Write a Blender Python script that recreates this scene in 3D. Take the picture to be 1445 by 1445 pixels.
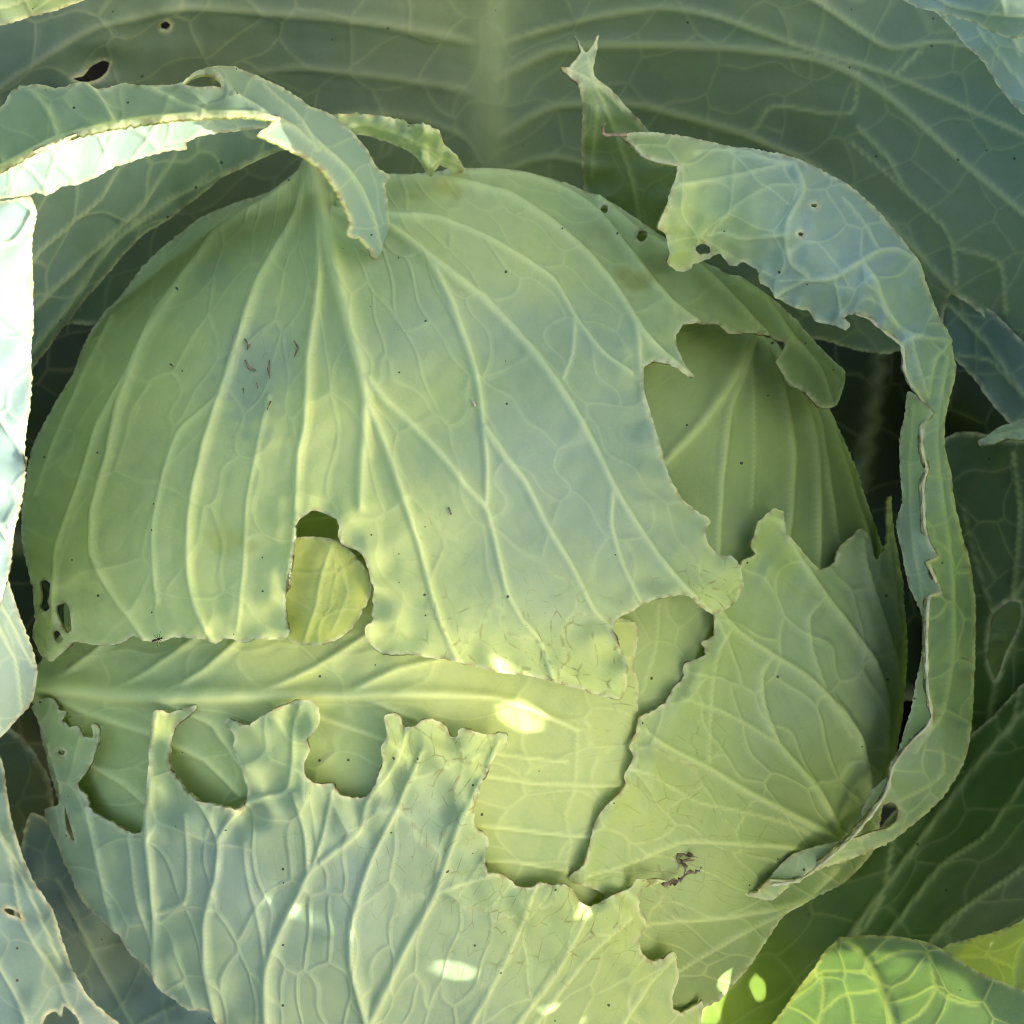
import bpy, math, random
import numpy as np
from mathutils import Vector, Matrix
from mathutils.geometry import delaunay_2d_cdt

rng = np.random.default_rng(7)
random.seed(7)
for o in list(bpy.data.objects):
    bpy.data.objects.remove(o)
scene = bpy.context.scene
COL = scene.collection

# ------------------------------------------------------------------ frame
# Everything is laid out in a local frame of the plant bed: x right, y down,
# z towards the viewer's side, 1 unit = 0.16 mm.  place() turns it to the world (Z up).
U = 0.00016
DIST = 3000.0
C0 = 722.5
TILT = math.radians(22)
ORIGIN = np.array([0.0, 0.0, 0.15])
ct, st = math.cos(TILT), math.sin(TILT)


def place(P):
    """P (N,3): X right, Y up, Z to the viewer side (units) -> world metres"""
    P = np.asarray(P, float) * U
    return np.stack([P[:, 0], P[:, 1] * ct - P[:, 2] * st, P[:, 1] * st + P[:, 2] * ct], 1) + ORIGIN


def lay(x, y, z):
    k = (DIST - z) / DIST
    return np.stack([(x - C0) * k, (C0 - y) * k, z + 0 * x], 1)


# ------------------------------------------------------------------ camera
cam_d = bpy.data.cameras.new('camera')
cam = bpy.data.objects.new('camera', cam_d)
COL.objects.link(cam)
cam.location = Vector(place([[0, 0, DIST]])[0])
cam.rotation_euler = (TILT, 0, 0)
cam_d.sensor_width = 36
cam_d.lens = 18 * DIST / C0
cam_d.clip_start = 0.02
cam_d.clip_end = 200
cam_d.dof.use_dof = True
cam_d.dof.focus_distance = (DIST - 400) * U
cam_d.dof.aperture_fstop = 32
scene.camera = cam

# ------------------------------------------------------------------ light
SUN = np.array([0.80, -0.25, 0.50])          # towards the sun, local frame
SUN = SUN / np.linalg.norm(SUN)
sw = np.array([SUN[0], SUN[1] * ct - SUN[2] * st, SUN[1] * st + SUN[2] * ct])
sun_d = bpy.data.lights.new('sun', 'SUN')
sun_d.energy = 3.3
sun_d.angle = math.radians(0.4)
sun_d.color = (1.0, 0.96, 0.88)
sun = bpy.data.objects.new('sun', sun_d)
COL.objects.link(sun)
sun.rotation_euler = Vector(sw).to_track_quat('Z', 'Y').to_euler()
sun.location = (0.5, 0, 1.0)
world = bpy.data.worlds.new('World')
scene.world = world
world.use_nodes = True
wn = world.node_tree
sky = wn.nodes.new('ShaderNodeTexSky')
sky.sky_type = 'NISHITA'
sky.sun_disc = False
sky.sun_elevation = math.asin(sw[2])
sky.sun_rotation = math.atan2(sw[0], sw[1])
sky.air_density = 0.6
sky.dust_density = 4.0
sky.ozone_density = 0.3
bg = wn.nodes['Background']
bg.inputs['Strength'].default_value = 0.15
wn.links.new(sky.outputs[0], bg.inputs[0])
vs = scene.view_settings
vs.view_transform = 'Standard'
vs.look = 'None'
vs.gamma = 1
vs.exposure = 2.0
scene.cycles.filter_width = 1.0
scene.cycles.use_adaptive_sampling = True
scene.cycles.adaptive_threshold = 0.035
scene.cycles.adaptive_min_samples = 16
scene.cycles.max_bounces = 4
scene.cycles.diffuse_bounces = 3
scene.cycles.glossy_bounces = 2
scene.cycles.transmission_bounces = 4
scene.cycles.caustics_reflective = False
scene.cycles.caustics_refractive = False

# ------------------------------------------------------------------ helpers
def fnoise(x, y, wl, seed, n=10):
    r = np.random.default_rng(seed)
    out = np.zeros_like(x)
    for i in range(n):
        a = r.uniform(0, 2 * math.pi)
        k = 2 * math.pi / (wl * r.uniform(0.7, 1.5))
        out += np.cos(k * (math.cos(a) * x + math.sin(a) * y) + r.uniform(0, 6.28))
    return out / math.sqrt(n / 2)


def crom(pts, step, closed):
    P = np.array([p[:2] for p in pts], float)
    n = len(P)
    out = []
    rngi = range(n) if closed else range(n - 1)
    for i in rngi:
        if closed:
            p0, p1, p2, p3 = P[(i - 1) % n], P[i], P[(i + 1) % n], P[(i + 2) % n]
        else:
            p1, p2 = P[i], P[i + 1]
            p0 = P[i - 1] if i > 0 else 2 * p1 - p2
            p3 = P[i + 2] if i + 2 < n else 2 * p2 - p1
        L = np.linalg.norm(p2 - p1)
        m = max(1, int(round(L / step)))
        t = np.arange(m)[:, None] / m
        d1 = (p2 - p0)
        d2 = (p3 - p1)
        # clamp tangents so that tight tears stay crisp
        for d in (d1, d2):
            ln = np.linalg.norm(d)
            if ln > 1.2 * L:
                d *= 1.2 * L / ln
        T = 0.5
        h00 = 2 * t**3 - 3 * t**2 + 1
        h10 = t**3 - 2 * t**2 + t
        h01 = -2 * t**3 + 3 * t**2
        h11 = t**3 - t**2
        out.append(h00 * p1 + h10 * d1 * T + h01 * p2 + h11 * d2 * T)
    out = np.concatenate(out)
    if not closed:
        out = np.vstack([out, P[-1]])
    return out


def seg_dist(x, y, poly, closed):
    """distance, and position 0..1 along the line, of points to a polyline"""
    A = poly
    B = np.roll(poly, -1, 0) if closed else None
    if not closed:
        A, B = poly[:-1], poly[1:]
    best = np.full(len(x), 1e9)
    par = np.zeros(len(x))
    D = B - A
    L = np.sqrt((D**2).sum(1)) + 1e-9
    cum = np.concatenate([[0], np.cumsum(L)])
    tot = cum[-1]
    for i in range(len(A)):
        px, py = x - A[i, 0], y - A[i, 1]
        t = np.clip((px * D[i, 0] + py * D[i, 1]) / (L[i] ** 2), 0, 1)
        d = (px - t * D[i, 0])**2 + (py - t * D[i, 1])**2
        m = d < best
        best[m] = d[m]
        par[m] = (cum[i] + t[m] * L[i]) / tot
    return np.sqrt(best), par


def inside(x, y, poly):
    res = np.zeros(len(x), bool)
    j = len(poly) - 1
    for i in range(len(poly)):
        xi, yi = poly[i]
        xj, yj = poly[j]
        if yi != yj:
            c = ((yi > y) != (yj > y)) & (x < (xj - xi) * (y - yi) / (yj - yi) + xi)
            res ^= c
        j = i
    return res


def tps(ctrl):
    c = np.array(ctrl, float)
    n = len(c)
    P = c[:, :2] / 500.0

    def ker(r2):
        return r2 * np.log(r2 + 1e-12) * 0.5
    r2 = ((P[:, None] - P[None])**2).sum(2)
    K = np.zeros((n + 3, n + 3))
    K[:n, :n] = ker(r2) + np.eye(n) * 1e-4
    K[:n, n] = 1
    K[:n, n + 1:] = P
    K[n, :n] = 1
    K[n + 1:, :n] = P.T
    w = np.linalg.solve(K, np.concatenate([c[:, 2], [0, 0, 0]]))

    def f(x, y):
        q = np.stack([x, y], 1) / 500.0
        z = w[n] + q @ w[n + 1:]
        for i in range(n):
            z = z + w[i] * ker(((q - P[i])**2).sum(1))
        return z
    return f


def head(d):
    def f(x, y):
        u = (x - 660) / (600 + d)
        v = (y - 860) / (np.where(y < 860, 575, 730) + d)
        q = 1 - u * u - v * v
        s = np.where(q > 0.04, np.sqrt(np.maximum(q, 0.04)), 0.2 + 2.5 * (q - 0.04))
        return (520 + d) * np.maximum(s, -0.7)
    return f


def ell(cx, cy, rx, ry, rot=0, n=14, jit=0.12):
    out = []
    for i in range(n):
        a = 2 * math.pi * i / n
        k = 1 + random.uniform(-jit, jit)
        x, y = rx * k * math.cos(a), ry * k * math.sin(a)
        out.append((cx + x * math.cos(rot) - y * math.sin(rot), cy + x * math.sin(rot) + y * math.cos(rot)))
    return out


# ------------------------------------------------------------------ materials
def leaf_material():
    m = bpy.data.materials.new('cabbage_leaf')
    m.use_nodes = True
    nt = m.node_tree
    N, L = nt.nodes, nt.links
    N.clear()

    def node(t, **kw):
        n = N.new(t)
        for k, v in kw.items():
            setattr(n, k, v)
        return n

    def mth(op, a, b=None, c=None, clamp=False):
        n = node('ShaderNodeMath', operation=op, use_clamp=clamp)
        for i, v in enumerate((a, b, c)):
            if v is None:
                continue
            if isinstance(v, (int, float)):
                n.inputs[i].default_value = v
            else:
                L.new(v, n.inputs[i])
        return n.outputs[0]

    def ramp(v, a, b):
        n = node('ShaderNodeMapRange', interpolation_type='SMOOTHSTEP')
        L.new(v, n.inputs[0])
        n.inputs[1].default_value = a
        n.inputs[2].default_value = b
        return n.outputs[0]

    def mix(f, a, b, bt='MIX'):
        n = node('ShaderNodeMix', data_type='RGBA', blend_type=bt)
        for s, v in ((0, f), (6, a), (7, b)):
            if isinstance(v, (int, float)):
                n.inputs[s].default_value = v
            elif isinstance(v, tuple):
                n.inputs[s].default_value = (*v, 1)
            else:
                L.new(v, n.inputs[s])
        return n.outputs[2]

    atone = node('ShaderNodeAttribute', attribute_name='tone')
    acol, thru = atone.outputs['Color'], atone.outputs['Alpha']
    am = node('ShaderNodeAttribute', attribute_name='mask')
    sep = node('ShaderNodeSeparateColor')
    L.new(am.outputs['Color'], sep.inputs[0])
    vein, edge, scab = sep.outputs[0], sep.outputs[1], sep.outputs[2]
    net = am.outputs['Alpha']
    uv = node('ShaderNodeAttribute', attribute_name='leafco').outputs['Vector']
    flat = node('ShaderNodeAttribute', attribute_name='flatco').outputs['Vector']

    def noise(vec, scale, detail=3, rough=0.55):
        n = node('ShaderNodeTexNoise', noise_dimensions='2D')
        L.new(vec, n.inputs['Vector'])
        n.inputs['Scale'].default_value = scale
        n.inputs['Detail'].default_value = detail
        n.inputs['Roughness'].default_value = rough
        return n
    def vor(scale):
        n = node('ShaderNodeTexVoronoi', feature='DISTANCE_TO_EDGE', voronoi_dimensions='2D')
        L.new(uv, n.inputs['Vector'])
        n.inputs['Scale'].default_value = scale
        n.inputs['Randomness'].default_value = 0.9
        return n.outputs['Distance']
    v1, v2 = vor(1.5), vor(4.2)
    l1 = ramp(v1, 0.042, 0.008)
    l1w = ramp(v1, 0.12, 0.0)
    l2 = ramp(v2, 0.06, 0.01)
    l2w = ramp(v2, 0.22, 0.0)
    av = node('ShaderNodeAttribute', attribute_name='mottle')
    sepv = node('ShaderNodeSeparateColor')
    L.new(av.outputs['Color'], sepv.inputs[0])
    big, mid, patchy, sn = sepv.outputs[0], sepv.outputs[1], sepv.outputs[2], av.outputs['Alpha']
    fine = noise(flat, 22, 2, 0.65).outputs['Fac']
    # colour
    c = mix(mth('MULTIPLY', big, 0.22), acol, mix(1.0, acol, (1.12, 1.10, 0.72), 'MULTIPLY'))
    c = mix(mth('MULTIPLY', mid, 0.30), c, mix(1.0, c, (0.80, 0.88, 0.92), 'MULTIPLY'))
    pale = mix(1.0, mix(1.0, acol, (1.28, 1.26, 1.15), 'MULTIPLY'), (0.085, 0.085, 0.045), 'ADD')
    pale = mix(0.5, pale, mix(0.50, acol, (0.74, 0.77, 0.35)))
    n1 = mth('MULTIPLY', mth('MULTIPLY', l1, net), 0.40)
    c = mix(n1, c, pale)
    n1w = mth('MULTIPLY', mth('MULTIPLY', l1w, net), 0.09)
    c = mix(n1w, c, pale)
    n2 = mth('MULTIPLY', mth('MULTIPLY', mth('MULTIPLY', l2, net), mth('MULTIPLY_ADD', patchy, 0.7, 0.3)), 0.62)
    c = mix(n2, c, mix(mth('MULTIPLY_ADD', scab, 0.5, mth('MULTIPLY', patchy, 0.5), clamp=True), mix(1.0, c, (1.16, 1.13, 1.0), 'MULTIPLY'), mix(1.0, c, (0.72, 0.80, 0.55), 'MULTIPLY')))
    c = mix(mth('MULTIPLY', vein, 0.85), c, pale)
    c = mix(mth('MULTIPLY', edge, 0.70), c, mix(mth('MULTIPLY', sn, 0.70), (0.64, 0.63, 0.36), (0.24, 0.15, 0.06)))
    # pale dusty bloom mottling
    c = mix(mth('MULTIPLY', ramp(fine, 0.45, 0.80), mth('MULTIPLY_ADD', patchy, 0.16, 0.08)), c, mix(1.0, mix(1.0, c, (1.22, 1.22, 1.30), 'MULTIPLY'), (0.02, 0.02, 0.02), 'ADD'))
    # corky brown marks along the small veins and on the margin
    sb = mth('MULTIPLY', mth('MULTIPLY', mth('MAXIMUM', mth('MAXIMUM', l2, mth('MULTIPLY', l1, 0.8)), mth('MULTIPLY', edge, 0.55)), sn), scab, clamp=True)
    c = mix(mth('MULTIPLY', sb, 0.55), c, (0.17, 0.105, 0.035))
    # dark specks
    vs_ = node('ShaderNodeTexVoronoi', feature='F1', voronoi_dimensions='2D')
    L.new(flat, vs_.inputs['Vector'])
    vs_.inputs['Scale'].default_value = 2.6
    vs_.inputs['Randomness'].default_value = 1.0
    sepc = node('ShaderNodeSeparateColor')
    L.new(vs_.outputs['Color'], sepc.inputs[0])
    keep = mth('GREATER_THAN', sepc.outputs[0], 0.90)
    rad = mth('MULTIPLY_ADD', sepc.outputs[1], 0.045, 0.012)
    spot = mth('MULTIPLY', mth('LESS_THAN', vs_.outputs['Distance'], rad), keep)
    c = mix(mth('MULTIPLY', spot, 0.85), c, (0.035, 0.03, 0.015))
    # tiny peppering near scabby places
    pep = ramp(fine, 0.70, 0.76)
    c = mix(mth('MULTIPLY', mth('MULTIPLY', pep, scab), 0.6), c, (0.07, 0.05, 0.02))
    # relief
    h = mth('MULTIPLY', mth('MULTIPLY', l1w, net), 0.55)
    h = mth('ADD', h, mth('MULTIPLY', mid, 0.06))
    bump = node('ShaderNodeBump')
    bump.inputs['Strength'].default_value = 0.40
    bump.inputs['Distance'].default_value = 0.0008
    L.new(h, bump.inputs['Height'])
    pr = node('ShaderNodeBsdfPrincipled')
    L.new(c, pr.inputs['Base Color'])
    L.new(mth('MULTIPLY_ADD', fine, 0.25, 0.36), pr.inputs['Roughness'])
    pr.inputs['Specular IOR Level'].default_value = 0.14
    L.new(bump.outputs[0], pr.inputs['Normal'])
    tr = node('ShaderNodeBsdfTranslucent')
    geo = node('ShaderNodeNewGeometry').outputs['Backfacing']      # light already inside the blade leaves it freely
    L.new(mix(geo, mix(1.0, c, (1.25, 1.25, 0.50), 'MULTIPLY'), (0.95, 1.0, 0.75)), tr.inputs['Color'])
    L.new(bump.outputs[0], tr.inputs['Normal'])
    ms = node('ShaderNodeMixShader')
    L.new(mth('MAXIMUM', geo, thru), ms.inputs[0])
    L.new(pr.outputs[0], ms.inputs[1])
    L.new(tr.outputs[0], ms.inputs[2])
    out = node('ShaderNodeOutputMaterial')
    L.new(ms.outputs[0], out.inputs[0])
    return m


def plain_material(name, a, b, scale, rough=0.8, bump=0.4, dist=0.001):
    m = bpy.data.materials.new(name)
    m.use_nodes = True
    nt = m.node_tree
    pr = nt.nodes['Principled BSDF']
    tc = nt.nodes.new('ShaderNodeTexCoord')
    nz = nt.nodes.new('ShaderNodeTexNoise')
    nz.inputs['Scale'].default_value = scale
    nz.inputs['Detail'].default_value = 6
    nz.inputs['Roughness'].default_value = 0.65
    nt.links.new(tc.outputs['Object'], nz.inputs['Vector'])
    r = nt.nodes.new('ShaderNodeValToRGB')
    r.color_ramp.elements[0].position = 0.35
    r.color_ramp.elements[1].position = 0.68
    r.color_ramp.elements[0].color = (*a, 1)
    r.color_ramp.elements[1].color = (*b, 1)
    nt.links.new(nz.outputs['Fac'], r.inputs[0])
    nt.links.new(r.outputs[0], pr.inputs['Base Color'])
    bp = nt.nodes.new('ShaderNodeBump')
    bp.inputs['Strength'].default_value = bump
    bp.inputs['Distance'].default_value = dist
    nt.links.new(nz.outputs['Fac'], bp.inputs['Height'])
    nt.links.new(bp.outputs[0], pr.inputs['Normal'])
    pr.inputs['Roughness'].default_value = rough
    pr.inputs['Specular IOR Level'].default_value = 0.08
    return m


LEAF = leaf_material()
SOIL = plain_material('soil', (0.004, 0.0035, 0.002), (0.017, 0.013, 0.007), 60, 0.95, 1.0, 0.01)
DEAD = plain_material('withered_leaf', (0.10, 0.070, 0.035), (0.34, 0.275, 0.17), 700, 0.8, 0.6, 0.0005)
CREAM = plain_material('dry_leaf_margin', (0.42, 0.38, 0.20), (0.66, 0.66, 0.42), 260, 0.7)
CHITIN = plain_material('insect_shell', (0.010, 0.008, 0.006), (0.05, 0.035, 0.02), 2000, 0.35, 0.2, 0.0001)

# leaf colours (linear albedo)
YG = (0.510, 0.585, 0.205)      # pale yellow green, bleached inner leaf
LG = (0.385, 0.478, 0.180)      # light green
BG = (0.306, 0.396, 0.228)      # waxy grey green
SB = (0.278, 0.368, 0.265)      # strong bloom on the head
OT = (0.265, 0.365, 0.305)      # teal bloom of the outer leaves
MG = (0.225, 0.295, 0.115)      # mid green
DG = (0.120, 0.150, 0.075)      # dark green
DB = (0.115, 0.175, 0.135)      # dark blue green
YY = (0.540, 0.570, 0.110)      # yellow
PW = (0.540, 0.610, 0.500)      # whitish rib
GG = (0.070, 0.125, 0.030)      # deep saturated green

# ------------------------------------------------------------------ things
def thing(name, label, cat, base):
    o = bpy.data.objects.new(name, None)
    o.empty_display_size = 0.02
    COL.objects.link(o)
    o.location = Vector(base)
    o['label'] = label
    o['category'] = cat
    o['_b'] = [float(v) for v in base]
    return o


def mesh_object(name, V, F, N, attrs, parent, base, mat=None, smooth=True):
    me = bpy.data.meshes.new(name)
    me.from_pydata((V - base).tolist(), [], F)
    for k, (typ, arr) in attrs.items():
        a = me.attributes.new(k, typ, 'POINT')
        a.data.foreach_set('color' if typ == 'FLOAT_COLOR' else 'vector', np.ascontiguousarray(arr, dtype=np.float32).ravel())
    me.materials.append(mat or LEAF)
    me.polygons.foreach_set('use_smooth', np.full(len(me.polygons), smooth))
    me.update()
    if N is not None:
        me.normals_split_custom_set_from_vertices(N.tolist())
    o = bpy.data.objects.new(name, me)
    COL.objects.link(o)
    o.parent = parent
    return o


def vnormals(P, T):
    a, b, c = P[T[:, 0]], P[T[:, 1]], P[T[:, 2]]
    fn = np.cross(b - a, c - a)
    n = np.zeros_like(P)
    for k in range(3):
        np.add.at(n, T[:, k], fn)
    return n / (np.linalg.norm(n, axis=1, keepdims=True) + 1e-12)


SURF = {}


def leaf(name, parent, outline, zf, veins=(), holes=(), tones=(), step=4.5, thick=5.0, dz=None, label=None,
         fan=None, aniso=(1, 1, 0), net=1.0, scab=(), edge_lift=0.0, ruffle=4.0, ruffle_wl=70, wob=3.0, wob_wl=220,
         edge_w=3.6, jag=1.0, mapf=None, quilt=5.0, key=None, flip=False, thru=0.17, stains=()):
    base = np.array(parent['_b'])
    seed = abs(hash(name + str(outline[0]))) % 100000 if False else int(sum(p[0] * 3 + p[1] * 7 for p in outline)) % 99991
    out = crom(outline, 3.0, True)
    tx = np.arange(len(out)) * 3.0
    out = out + jag * 0.55 * np.stack([fnoise(out[:, 0], out[:, 1], 9, seed), fnoise(out[:, 0], out[:, 1], 9, seed + 1)], 1)
    hl = [crom(h, 2.5, True) for h in holes]
    x0, y0 = out.min(0)
    x1, y1 = out.max(0)
    gx, gy = np.meshgrid(np.arange(x0, x1, step), np.arange(y0, y1, step * 0.87))
    gx = gx + (np.arange(gx.shape[0]) % 2)[:, None] * step * 0.5
    gx, gy = gx.ravel(), gy.ravel()
    ins = inside(gx, gy, out)
    for h in hl:
        ins &= ~inside(gx, gy, h)
    gx, gy = gx[ins], gy[ins]
    bd, _ = seg_dist(gx, gy, out, True)
    for h in hl:
        d, _ = seg_dist(gx, gy, h, True)
        bd = np.minimum(bd, d)
    k = bd > step * 0.5
    gx, gy = gx[k], gy[k]
    pts, edges = [], []
    for loop in [out] + hl:
        s = len(pts)
        pts += [tuple(p) for p in loop]
        edges += [(s + i, s + (i + 1) % len(loop)) for i in range(len(loop))]
    pts += list(zip(gx.tolist(), gy.tolist()))
    vv, _, ff, _, _, _ = delaunay_2d_cdt([Vector(p) for p in pts], edges, [], 0, 1e-4, False)
    P2 = np.array([(v.x, v.y) for v in vv])
    T = np.array([f for f in ff if len(f) == 3], int)
    cen = P2[T].mean(1)
    ok = inside(cen[:, 0], cen[:, 1], out)
    for h in hl:
        ok &= ~inside(cen[:, 0], cen[:, 1], h)
    a, b, c = P2[T[:, 0]], P2[T[:, 1]], P2[T[:, 2]]
    ar = (b[:, 0] - a[:, 0]) * (c[:, 1] - a[:, 1]) - (b[:, 1] - a[:, 1]) * (c[:, 0] - a[:, 0])
    ok &= np.abs(ar) > 1e-3
    T = T[ok]
    used = np.unique(T)
    remap = -np.ones(len(P2), int)
    remap[used] = np.arange(len(used))
    P2, T = P2[used], remap[T]
    x, y = P2[:, 0], P2[:, 1]
    bd, _ = seg_dist(x, y, out, True)
    for h in hl:
        d, _ = seg_dist(x, y, h, True)
        bd = np.minimum(bd, d)
    z = zf(x, y)
    if dz:
        z = z + tps(dz)(x, y)
    fe = np.exp(-(bd / 55.0)**2)
    z = z + wob * fnoise(x, y, wob_wl, seed + 3) + fe * (edge_lift + ruffle * fnoise(x, y, ruffle_wl, seed + 5))
    Q = mapf(x, y, z) if mapf else lay(x, y, z)
    n = vnormals(Q, T)
    if (n[:, 2].mean() < 0) != flip:
        T = T[:, ::-1]
        n = -n
    # veins
    hgt = np.zeros(len(x))
    vm = np.zeros(len(x))
    dmin = np.full(len(x), 1e9)
    vid = -np.ones(len(x), int)
    vrel = np.full(len(x), 1e9)
    for i, v in enumerate(veins):
        pl = crom(v['p'], 10, False)
        w0, w1 = v.get('w', (9, 4))
        d, t = seg_dist(x, y, pl, False)
        w = w0 + (w1 - w0) * t
        g = np.exp(-(d / (0.72 * w))**2)
        hgt = np.maximum(hgt, 1.05 * v.get('h', 0.7) * w * g)
        wm = np.maximum(w * 0.50, 2.2)
        vm = np.maximum(vm, (0.82 * np.exp(-(d / wm)**4) + 0.18 * np.exp(-(d / (1.9 * wm))**2)) * v.get('c', 1.0))
        dmin = np.minimum(dmin, d)
        r = d / (w * 1.0)
        m = (r < vrel)
        vrel[m] = r[m]
        vid[m & (r < 1)] = i
    if len(veins):
        hgt -= 0.55 * quilt * (1 - np.exp(-(dmin / 32.0)**2))
    hgt += 0.35 * fnoise(x, y, 45, seed + 9)
    Q = Q + n * hgt[:, None]
    n = vnormals(Q, T)
    if key:
        SURF[key] = (x, y, Q)
    th = thick * (0.75 + 0.5 * vm)
    Bk = Q - n * th[:, None]
    nv = len(x)
    # colours
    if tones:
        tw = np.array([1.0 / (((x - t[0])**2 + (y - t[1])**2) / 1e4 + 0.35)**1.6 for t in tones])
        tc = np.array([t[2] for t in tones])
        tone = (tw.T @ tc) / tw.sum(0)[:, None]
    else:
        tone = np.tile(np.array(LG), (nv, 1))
    for sx, sy, rx, ry, col, a in stains:
        q = np.hypot((x - sx) / rx, (y - sy) / ry) * (1 + 0.16 * fnoise(x, y, 26, seed + int(sx)))
        q = (a * np.exp(-q**5))[:, None]
        tone = tone * (1 - q) + np.array(col) * q
    em = np.exp(-(bd / edge_w)**2)
    sc = np.zeros(nv)
    for sx, sy, r, a in scab:
        sc = np.maximum(sc, a * np.exp(-(((x - sx)**2 + (y - sy)**2) / r**2)))
    if fan:
        ox, oy, R0, kr = fan
        th_ = np.arctan2(y - oy, x - ox)
        r = np.hypot(x - ox, y - oy)
        lu, lv = th_ * R0, r * kr
    else:
        ca, sa = math.cos(aniso[2]), math.sin(aniso[2])
        lu, lv = (x * ca + y * sa) * aniso[0], (-x * sa + y * ca) * aniso[1]
    off = (seed % 97) * 1.7
    lu = lu + 5.0 * fnoise(x, y, 90, seed + 21)
    lv = lv + 5.0 * fnoise(x, y, 90, seed + 23)
    sm = lambda v, a, b: (lambda t: t * t * (3 - 2 * t))(np.clip((v - a) / (b - a), 0, 1))
    mott = np.stack([sm(fnoise(x, y, 170, seed + 31), -.7, 1.1), sm(fnoise(x, y, 40, seed + 32) + .6 * fnoise(x, y, 16, seed + 33), -.3, 1.6),
                     sm(fnoise(x, y, 95, seed + 34), -.7, .7), sm(fnoise(x, y, 24, seed + 35) + .6 * fnoise(x, y, 11, seed + 36), 0.1, 0.8)], 1)
    one = np.ones(nv)
    uv = np.stack([lu / 100 + off, lv / 100, 0 * x + off], 1)
    fl = np.stack([x / 100 + off, y / 100, 0 * x + off], 1)
    mask = np.stack([vm, em, sc, one * net], 1)
    tone4 = np.concatenate([tone, one[:, None] * thru], 1)
    W = np.vstack([place(Q), place(Bk)])
    R3 = np.array([[1, 0, 0], [0, ct, -st], [0, st, ct]])
    Nw = np.vstack([n @ R3.T, -n @ R3.T])
    A2 = {'leafco': ('FLOAT_VECTOR', np.vstack([uv, uv])), 'flatco': ('FLOAT_VECTOR', np.vstack([fl, fl])),
          'mask': ('FLOAT_COLOR', np.vstack([mask, mask])), 'tone': ('FLOAT_COLOR', np.vstack([tone4, tone4])), 'mottle': ('FLOAT_COLOR', np.vstack([mott, mott]))}
    # rim: boundary edges
    E = np.sort(np.concatenate([T[:, [0, 1]], T[:, [1, 2]], T[:, [2, 0]]]), 1)
    Eo = np.concatenate([T[:, [0, 1]], T[:, [1, 2]], T[:, [2, 0]]])
    kk = E[:, 0].astype(np.int64) * nv + E[:, 1]
    u_, inv, cnt = np.unique(kk, return_inverse=True, return_counts=True)
    be = Eo[cnt[inv] == 1]
    rim = [[int(b_), int(a_), int(a_) + nv, int(b_) + nv] for a_, b_ in be]
    tv = vid[T]
    tvein = np.where((tv[:, 0] == tv[:, 1]) & (tv[:, 1] == tv[:, 2]), tv[:, 0], -1)
    blade_front = T[tvein < 0]
    F = blade_front.tolist() + (T[:, ::-1] + nv).tolist() + rim
    lo = mesh_object('leaf' if name is None else name, W, F, Nw, A2, parent, base)
    if label:
        lo['label'] = label
    for i, v in enumerate(veins):
        tt = T[tvein == i]
        if len(tt) < 6:
            continue
        us = np.unique(tt)
        rm = -np.ones(nv, int)
        rm[us] = np.arange(len(us))
        at = {k: (ty, arr[:nv][us]) for k, (ty, arr) in A2.items()}
        mesh_object(v.get('n', 'lateral_vein'), W[:nv][us], rm[tt].tolist(), Nw[:nv][us], at, lo, base)
    return lo


def V(p, w=(8, 4), h=0.7, c=1.0, n='lateral_vein'):
    return {'p': p, 'w': w, 'h': h, 'c': c, 'n': n}


def tube(name, pts, radii, parent, base, mat, k=7, seed=0, crumple=0.25):
    """tapered crooked tube through local (x,y,z) points"""
    r = np.random.default_rng(seed)
    P = np.array(pts, float)
    L3 = lay(P[:, 0], P[:, 1], P[:, 2])
    n = len(P)
    Vv, F = [], []
    for i in range(n):
        t = L3[min(i + 1, n - 1)] - L3[max(i - 1, 0)]
        t /= np.linalg.norm(t) + 1e-9
        a = np.cross(t, [0.3, 0.2, 1])
        a /= np.linalg.norm(a) + 1e-9
        b = np.cross(t, a)
        for j in range(k):
            q = 2 * math.pi * j / k
            rr = radii[i] * (1 + crumple * r.uniform(-1, 1))
            Vv.append(L3[i] + rr * (a * math.cos(q) + b * math.sin(q) * (1 - crumple)))
    for i in range(n - 1):
        for j in range(k):
            F.append([i * k + j, i * k + (j + 1) % k, (i + 1) * k + (j + 1) % k, (i + 1) * k + j])
    F.append(list(range(k))[::-1])
    F.append([(n - 1) * k + j for j in range(k)])
    return mesh_object(name, place(np.array(Vv)), F, None, {}, parent, base, mat)
#DATA

# ------------------------------------------------------------------ soil
def soil():
    n = 90
    g = np.linspace(-1, 1, n)
    g = np.sign(g) * np.abs(g)**2.6 * 40.0
    X, Y = np.meshgrid(g, g)
    x, y = X.ravel(), Y.ravel()
    z = 0.006 * fnoise(x, y, 0.09, 1) + 0.003 * fnoise(x, y, 0.03, 2)
    z = z * (np.hypot(x, y) < 3)
    F = []
    for j in range(n - 1):
        for i in range(n - 1):
            F.append([j * n + i, j * n + i + 1, (j + 1) * n + i + 1, (j + 1) * n + i])
    o = mesh_object('soil', np.stack([x, y, z - 0.004], 1), F, None, {}, None, np.zeros(3), SOIL)
    o['kind'] = 'structure'
    o['label'] = 'dark bare soil under the cabbage leaves'


soil()

# ------------------------------------------------------------------ the cabbage
hb = place(lay(np.array([660.]), np.array([860.]), np.array([0.])))[0]
CAB = thing('cabbage', 'large pale green cabbage head with chewed wrapper leaves and spreading outer leaves', 'cabbage', (hb[0], hb[1], 0.0))
cb = np.array(CAB['_b'])


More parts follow.
